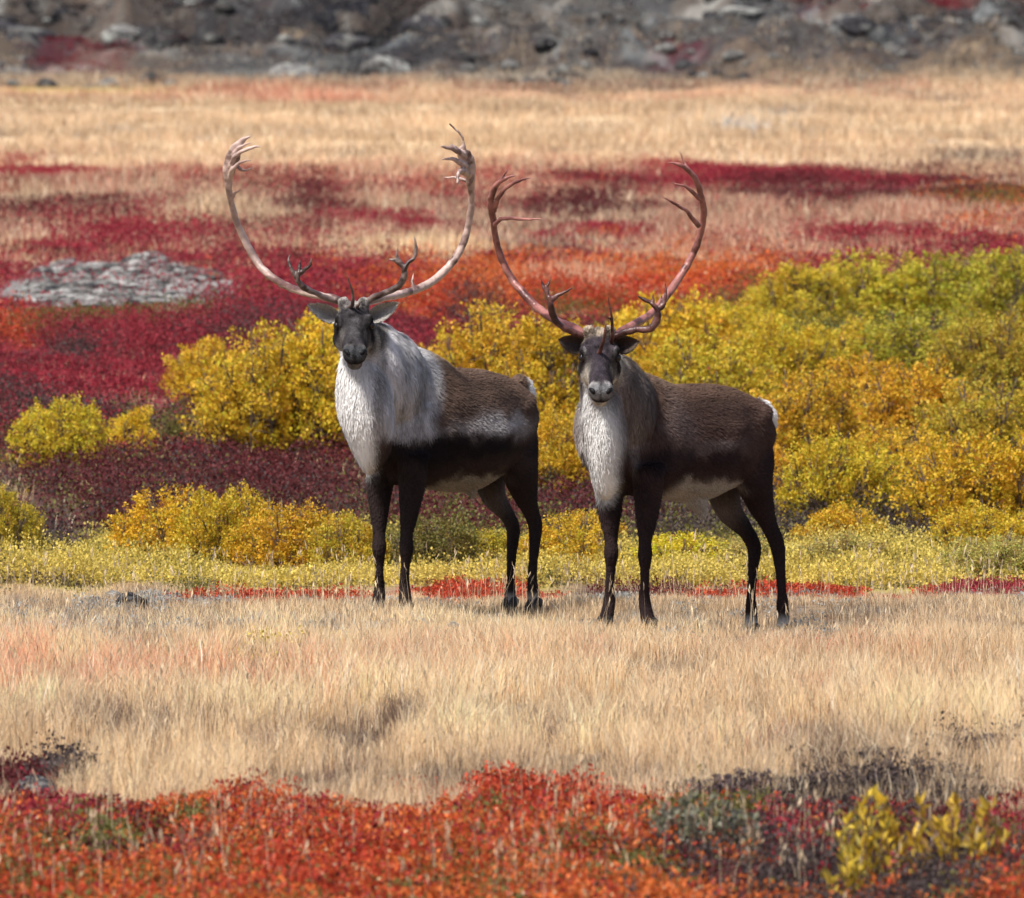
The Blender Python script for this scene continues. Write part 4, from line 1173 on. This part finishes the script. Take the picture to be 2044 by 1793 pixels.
VAR = [shrub_meshes(400 + i, w, h, nl, sp, 28, .025) for i, (w, h, nl, sp) in enumerate(
    [(1.0, .80, 30, 760), (1.0, .72, 28, 720), (1.0, .95, 34, 840), (1.0, .62, 26, 640), (.7, .85, 16, 440), (1.2, .75, 38, 940)])]
VW = [1.0, 1.0, 1.0, 1.0, .7, 1.2]; VH = [.80, .72, .95, .62, .85, .75]
HUES = dict(yellow=(.80, .56, .045), bright=(.88, .65, .05), gold=(.80, .50, .04), orange=(.80, .45, .04), green=(.56, .47, .055), ygreen=(.74, .59, .055),
            olive=(.22, .19, .05), olivegold=(.64, .45, .05), rust=(.45, .22, .05), pale=(.60, .50, .14))
G1 = "willow shrubs massed on the slope behind the right caribou"
G2 = "willow shrubs behind the left caribou"
G3 = "low willow shrubs along the foot of the slope"
# u, v of the foot, width, height (all in image pixels), variant, hue, group, label
BUSH = [
    (425, 812, 170, 120, 3, 'gold', G2, "orange-gold willow shrub at the left end of the clump beside the left caribou"),
    (395, 775, 80, 75, 4, 'orange', G2, "small rust-orange willow shrub at the outer tip of the golden clump"),
    (530, 905, 240, 215, 0, 'yellow', G2, "yellow willow shrub in the middle of the clump left of the left caribou"),
    (655, 905, 220, 250, 2, 'bright', G2, "bright yellow willow shrub touching the chest of the left caribou"),
    (590, 800, 170, 110, 5, 'gold', G2, "golden willow shrub rising at the back of the clump left of the left caribou"),
    (880, 820, 230, 130, 1, 'gold', G2, "golden willow shrub showing above the back of the left caribou"),
    (990, 850, 230, 210, 0, 'yellow', G2, "tall yellow willow shrub above the rump of the left caribou"),
    (1105, 900, 220, 230, 2, 'gold', G2, "golden willow shrub between the two caribou, upper one"),
    (1110, 985, 190, 150, 5, 'yellow', G2, "yellow willow shrub between the two caribou, lower one"),
    (120, 940, 175, 125, 1, 'bright', "small yellow willow shrubs among the dark heath", "wide lemon-yellow willow shrub alone in dark red heath on the left"),
    (265, 920, 100, 95, 4, 'bright', "small yellow willow shrubs among the dark heath", "narrow lemon-yellow willow shrub right of the wide one in dark heath"),
    (345, 900, 45, 60, 4, 'olive', "small yellow willow shrubs among the dark heath", "tiny olive willow shrub beside the narrow lemon-yellow one"),
    (15, 1140, 130, 165, 2, 'olivegold', G3, "dull gold willow shrub cut by the left edge of the view"),
    (330, 1150, 210, 165, 0, 'gold', G3, "left golden shrub of the low row in front of the dark heath"),
    (455, 1155, 220, 175, 5, 'yellow', G3, "yellow shrub with the highest top of the low row left of the legs"),
    (575, 1158, 200, 150, 1, 'gold', G3, "gold shrub with a rusty crown in the low row left of the legs"),
    (690, 1160, 170, 130, 3, 'olivegold', G3, "dull gold shrub touching the forelegs of the left caribou"),
    (870, 1160, 190, 125, 1, 'olive', G3, "olive green shrub under the belly of the left caribou"),
    (975, 1155, 130, 95, 3, 'olivegold', G3, "dull gold shrub in front of the hind legs of the left caribou"),
    (1130, 1160, 180, 130, 0, 'yellow', G3, "yellow shrub between the hind legs of one caribou and forelegs of the other"),
    (1180, 1100, 150, 95, 1, 'gold', G3, "golden shrub just behind the forelegs of the right caribou"),
    (1370, 1160, 200, 95, 3, 'bright', G3, "low bright yellow shrub under the belly of the right caribou"),
    (1500, 1160, 170, 90, 5, 'pale', G3, "low pale yellow shrub behind the hind hooves of the right caribou"),
    (1690, 1162, 200, 95, 3, 'pale', G3, "low pale yellow shrub just right of the right caribou's hind legs"),
    (1990, 1165, 220, 95, 5, 'pale', G3, "low pale yellow shrub at the right edge beside the dark gap"),
    (1330, 790, 230, 210, 1, 'bright', G1, "bright yellow shrub right behind the right caribou's antler base"),
    (1240, 880, 160, 160, 0, 'gold', G1, "golden shrub behind the neck of the right caribou"),
    (1450, 740, 230, 140, 5, 'yellow', G1, "yellow shrub between the antler and the rusty gap of the mass"),
    (1420, 850, 230, 160, 0, 'ygreen', G1, "yellow-green shrub above the back of the right caribou"),
    (1605, 690, 200, 160, 2, 'ygreen', G1, "yellow-green shrub with a tall tip at the upper left corner of the mass"),
    (1610, 660, 100, 75, 4, 'rust', G1, "rust-coloured shrub in the notch near the top of the mass"),
    (1760, 680, 240, 165, 0, 'ygreen', G1, "lighter green shrub on the top line of the mass"),
    (1900, 680, 230, 175, 1, 'green', G1, "green shrub on the top line near the right edge"),
    (2030, 690, 220, 190, 2, 'green', G1, "green shrub cut by the right edge at the top of the mass"),
    (1560, 810, 230, 150, 5, 'yellow', G1, "yellow shrub above the rump of the right caribou"),
    (1700, 790, 230, 150, 1, 'ygreen', G1, "yellow-green shrub in the second tier of the mass"),
    (1840, 800, 230, 150, 0, 'green', G1, "olive-green shrub in the second tier with a dark hollow below"),
    (1990, 830, 260, 170, 5, 'green', G1, "broad green shrub in the second tier at the right edge"),
    (1600, 930, 210, 160, 0, 'gold', G1, "gold shrub just behind the white tail of the right caribou"),
    (1720, 900, 200, 160, 2, 'gold', G1, "tall gold shrub in the middle of the mass"),
    (1830, 920, 220, 170, 1, 'orange', G1, "orange-gold shrub in the middle of the mass"),
    (1960, 940, 230, 150, 0, 'olivegold', G1, "dull gold shrub below the green ones at the right edge"),
    (1562, 1000, 100, 110, 4, 'gold', G1, "gold shrub behind the hind quarters of the right caribou"),
    (1670, 1040, 210, 160, 5, 'yellow', G1, "yellow-gold shrub in the third tier right of the hind legs"),
    (1800, 1005, 200, 140, 0, 'gold', G1, "gold shrub in the third tier over the dark hollow"),
    (1930, 1060, 220, 170, 1, 'gold', G1, "deep gold shrub in the third tier near the right edge"),
    (2060, 1060, 190, 170, 3, 'gold', G1, "deep gold shrub cut by the right edge in the third tier"),
    (1680, 1125, 170, 105, 3, 'gold', G1, "gold shrub at the lower left foot of the mass"),
    (1960, 1130, 200, 105, 5, 'yellow', G1, "yellow shrub at the lower right foot of the mass"),
]
used = set()
rb = R(77)
for (bu, bv, bw, bh, var, hue, grp, lab) in BUSH:
    x, y, z = spot(bu, bv)
    ppm = F / y
    stem_me, leaf_me = VAR[var]
    r_ = empty("willow_shrub", (x, y, z - .02))
    big_ = 1.22 if grp in (G1, G2) else 1.10
    sx = bw / ppm / VW[var] * big_; sz = bh / ppm / VH[var] * (.97 if grp == G1 and bv < 800 else .98 if grp == G3 else 1.10)
    r_.scale = (sx * 1.05, sx * .95, sz * 1.05)
    r_.rotation_euler = (0, 0, rb.rand() * 6.28)
    hc = np.array(HUES[hue]) * (.84 + .14 * rb.rand(3))
    tag(r_, lab, "willow shrub", grp)
    so = link("stem", stem_me, r_); lo = link("foliage", leaf_me, r_)
    lo.color = (*hc, 1)

# ------------------------------------------------------------------ rocks and the scree patch
def rock_mesh(name, seed, sx, sy, sz, col_a, col_b, col_c, sub=24, rough=.22):
    rng = R(seed)
    th = np.linspace(0, np.pi, sub); ph_ = np.linspace(0, 2 * np.pi, sub * 2, endpoint=False)
    T, Pp = np.meshgrid(th, ph_, indexing='ij')
    d = np.stack([np.sin(T) * np.cos(Pp), np.sin(T) * np.sin(Pp), np.cos(T)], -1).reshape(-1, 3)
    # facets: clip the ball by random planes, then roughen
    r = np.ones(len(d))
    for _ in range(13):
        nrm = norm(rng.randn(3)); off = .62 + .3 * rng.rand()
        dp = d @ nrm
        r = np.where(dp > .05, np.minimum(r, off / np.maximum(dp, .05)), r)
    n3 = fbm(d[:, 0] * 2.5 + seed + d[:, 2] * 1.7, d[:, 1] * 2.5 + d[:, 2] * 2.1, seed, 4)
    r = r * (1 + rough * (n3 - .5))
    V = d * r[:, None] * np.array([sx, sy, sz])
    V[:, 2] += sz * .35
    nx_ = sub * 2; f = []
    for i in range(sub - 1):
        for j in range(nx_):
            f += [i * nx_ + j, (i + 1) * nx_ + j, (i + 1) * nx_ + (j + 1) % nx_, i * nx_ + (j + 1) % nx_]
    n4 = fbm(d[:, 0] * 5 + seed, d[:, 1] * 5 + d[:, 2] * 4, seed + 5, 4)[:, None]
    c = np.array(col_a) * (1 - n4) + np.array(col_b) * n4
    lich = smooth(.56, .68, fbm(d[:, 0] * 3.3 + 9, d[:, 1] * 3 + d[:, 2] * 3.3, seed + 8, 4))[:, None]
    c = c * (1 - lich) + np.array(col_c) * lich
    return V, np.array(f), np.full(len(f) // 4, 4), c


def rock(u, v, w, h, seed, cols, label, cat="rock", group=None, name="rock"):
    x, y, z = spot(u, v); ppm = F / y
    sx, sz = w / ppm / 2, h / ppm / 1.25
    V, f, n, c = rock_mesh(name, seed, sx, sx * .8, sz, *cols)
    o = link(name, mesh_np(name, V, f, n, M_rock, c))
    o.location = (x, y, z - sz * .15)
    tag(o, label, cat, group)
    return o


DKR = ((.018, .018, .024), (.07, .065, .07), (.16, .16, .15))
GRR = ((.08, .08, .08), (.22, .21, .20), (.36, .37, .34))
LTR = ((.16, .15, .15), (.40, .38, .36), (.55, .55, .53))
GH = "boulders on the far hillside"
rock(265, 1222, 72, 46, 1, ((.010, .010, .012), (.035, .032, .035), (.09, .09, .09)), "small dark boulder in the grass left of the forelegs")
rock(402, 1216, 42, 14, 2, LTR, "flat pale stone lying in the grass beside the red strip")
rock(222, 1192, 46, 18, 3, GRR, "low grey stone behind the small dark boulder")
rock(105, 1262, 46, 24, 4, GRR, "grey stone in thin grass at far left below the crest")
rock(322, 1284, 22, 22, 5, GRR, "pebble-sized upright grey stone in the grass")
rock(18, 1268, 34, 20, 6, GRR, "grey stone at the left edge of the grass")
rock(500, 1246, 40, 16, 7, LTR, "low pale stone in the grass left of the forelegs")
rock(905, 1262, 30, 22, 8, GRR, "grey stone between the hooves of the left caribou")
rock(70, 1605, 110, 60, 9, DKR, "dark lichen-spotted boulder among red leaves at the lower left")
rock(205, 1604, 60, 30, 10, DKR, "smaller dark stone right of the lichen-spotted boulder")
for i, (u, v, w, h, cols, lab) in enumerate([
        (40, 118, 150, 66, DKR, "large dark boulder at the left end of the hillside"),
        (240, 100, 90, 30, GRR, "low grey boulder right of the large dark one on the hillside"),
        (590, 158, 130, 34, GRR, "long grey boulder on the edge of the tan meadow"),
        (690, 118, 130, 56, DKR, "dark boulder above the long grey one, in the middle of the hillside"),
        (770, 150, 110, 40, GRR, "grey boulder below the pair of dark ones"),
        (845, 110, 110, 66, DKR, "taller dark boulder, right one of the pair in mid hillside"),
        (700, 60, 120, 36, DKR, "dark boulder cropping out above the pair in mid hillside"),
        (980, 70, 90, 30, GRR, "grey boulder right of the dark pair"),
        (1215, 32, 60, 38, DKR, "small dark boulder at the top, left of two"),
        (1330, 38, 70, 50, DKR, "small dark boulder at the top, right of two"),
        (1480, 90, 120, 24, GRR, "low slab of grey rock on the right hillside"),
        (1640, 24, 30, 22, DKR, "tiny black boulder at the top right of the hillside"),
        (1700, 130, 90, 30, DKR, "dark boulder at the left end of the right-hand outcrop"),
        (1790, 128, 110, 34, DKR, "dark boulder at the right end of the right-hand outcrop"),
        (1880, 90, 120, 26, GRR, "grey slab above the golden grass at the right edge"),
        (420, 66, 130, 30, GRR, "grey slab in brown heath on the left hillside")]):
    rock(u, v, w, h, 40 + i, cols, lab, "boulder", GH, "boulder")

# broken rock over the hillside
rng = R(521)
hb = [rock_mesh("s", 640 + i, 1, .8, .65, *c_, sub=8) for i, c_ in enumerate([DKR, GRR, DKR, GRR])]
parts = []
hx_, hy_ = field(3200, 199, 250, .092, rng, .8)
hn_ = fbm(hx_ / 2.4, hy_ / 5.0, 525, 3)
for x, y, q_ in zip(hx_, hy_, hn_):
    if q_ < .47:
        continue
    b = hb[rng.randint(4)]; s_ = .07 + .26 * rng.rand() ** 3; a_ = rng.rand() * 6.28
    Rm = np.array([[math.cos(a_), -math.sin(a_), 0], [math.sin(a_), math.cos(a_), 0], [0, 0, 1]])
    parts.append(((b[0] * s_) @ Rm.T + np.array([x, y, float(ground_z(x, y)) - .02]), b[1], b[2], b[3] * (.3 + .5 * rng.rand())))
V, f, npp, cc = join(parts)
tag(link("hillside_rubble", mesh_np("hillside_rubble", V, f, npp, M_rock, cc)), "loose dark and grey stones strewn over the far hillside", kind="stuff")

# scree patch: a low swell of frost-shattered stones
rng = R(501)
N_ = 10000
r__ = np.sqrt(rng.rand(N_)); a__ = rng.rand(N_) * 6.283; u_ = 245 + 245 * r__ * np.cos(a__); v_ = 572 + 52 * r__ * np.sin(a__) - 10 * np.cos((u_ - 250) / 120)
ok = fbm(u_ / 60, v_ / 16, 12, 3) > .30 + .34 * smooth(.45, 1, r__)
u_, v_ = u_[ok], v_[ok]
base = [rock_mesh("s", 600 + i, 1, .9, .6, *c_, sub=7) for i, c_ in enumerate([LTR, GRR, LTR, DKR, LTR])]
parts = []
for u, v in zip(u_, v_):
    x, y, z = spot(u, v)
    b = base[rng.randint(5)]
    s_ = .018 + .062 * rng.rand() ** 2.5; a_ = rng.rand() * 6.28
    Rm = np.array([[math.cos(a_), -math.sin(a_), 0], [math.sin(a_), math.cos(a_), 0], [0, 0, 1]])
    hump = .05 * math.exp(-((u - 260) / 120) ** 2)
    s_ *= 1.15
    parts.append(((b[0] * s_ * np.array([1.3, 1, .7])) @ Rm.T + np.array([x, y, z + hump * rng.rand()]), b[1], b[2], b[3] * (.38 + .55 * rng.rand())))
V, f, npp, cc = join(parts)
tag(link("scree", mesh_np("scree", V, f, npp, M_rock, cc)), "pale patch of broken grey stones in the crimson heath on the left", kind="stuff")


# ------------------------------------------------------------------ near shrubs at the lower right
def leafy_plant(name, label, cat, u, v, w, h, seed, nst, leaf, col, alt, aspect=.2, group=None, stemc=(.16, .08, .06)):
    rng = R(seed); x, y, z = spot(u, v); ppm = F / y
    W_, H_ = w / ppm, h / ppm
    root = empty(name, (x, y, z)); tag(root, label, cat, group)
    paths = []; LP, LD = [], []
    for i in range(nst):
        bx = (rng.rand() - .5) * W_ * .7; by = (rng.rand() - .5) * W_ * .5
        tx = bx * 1.2 + rng.randn() * W_ * .10; hh = H_ * (.6 + .45 * rng.rand()) * (1 - .5 * abs(tx) / (W_ * .6))
        pts = catmull([(bx * .6, by * .6, -.02), (bx, by, hh * .45), (tx, by + rng.randn() * .02, hh)], 9)
        paths.append((pts, np.linspace(.0045, .0015, 9), None))
        for k in range(2, 9):
            for _ in range(3 if k < 8 else 5):
                LP.append(pts[k] + rng.randn(3) * .004); a_ = rng.rand() * 6.28
                LD.append(norm(np.array([math.cos(a_) * .6, math.sin(a_) * .6, .9 + .3 * rng.randn()])))
    V, f, n = tubes(paths, 5)
    link("stems", mesh_np("stems", V, f, n, M_twig, np.tile(stemc, (len(V), 1)), True), root)
    LP, LD = np.array(LP), np.array(LD); m = len(LP)
    t = rng.rand(m, 1)
    c = np.where(t < .75, np.array(col), np.array(alt)) * (.65 + .6 * rng.rand(m, 1))
    V, f, n, cc = leaves(LP, LD, leaf * (.6 + .7 * rng.rand(m)), rng, c, aspect)
    link("foliage", mesh_np("foliage", V, f, n, M_leaf, cc), root)


GN = "yellow willow saplings at the lower right"
leafy_plant("willow_sapling", "yellow-leaved willow sapling, left one at the lower right", "willow sapling", 1745, 1800, 150, 225, 701, 15, .044, (.78, .56, .06), (.40, .34, .08), .17, GN)
leafy_plant("willow_sapling", "taller yellow-leaved willow sapling, right one at the lower right", "willow sapling", 1870, 1800, 190, 230, 702, 17, .044, (.76, .52, .06), (.45, .28, .08), .17, GN)
leafy_plant("willow_sapling", "small yellow willow sapling low in the lower right corner", "willow sapling", 1690, 1830, 80, 130, 703, 6, .045, (.68, .50, .06), (.5, .4, .1), .18, GN)
leafy_plant("willow_sapling", "sparse yellow willow sapling nearest the right edge", "willow sapling", 1975, 1800, 90, 190, 704, 7, .045, (.62, .44, .06), (.45, .2, .08), .18, GN)
leafy_plant("sage_shrub", "grey-green shrub between orange leaves and crimson heath", "shrub", 1410, 1735, 260, 150, 705, 60, .024, (.20, .20, .13), (.34, .34, .27), .30)
leafy_plant("heather_clump", "dark purple-brown heather clump above the grey-green shrub", "heather", 1500, 1605, 260, 62, 706, 70, .018, (.14, .10, .10), (.16, .12, .12), .3, "dark heather clumps at the right")
leafy_plant("heather_clump", "dark purple-brown heather clump at the right edge of the grass", "heather", 1960, 1530, 230, 60, 707, 60, .018, (.14, .10, .10), (.14, .10, .10), .3, "dark heather clumps at the right")
leafy_plant("heather_clump", "dark heather clump left of the one at the right edge", "heather", 1750, 1560, 200, 60, 708, 55, .018, (.14, .10, .10), (.16, .12, .12), .3, "dark heather clumps at the right")
#@@END
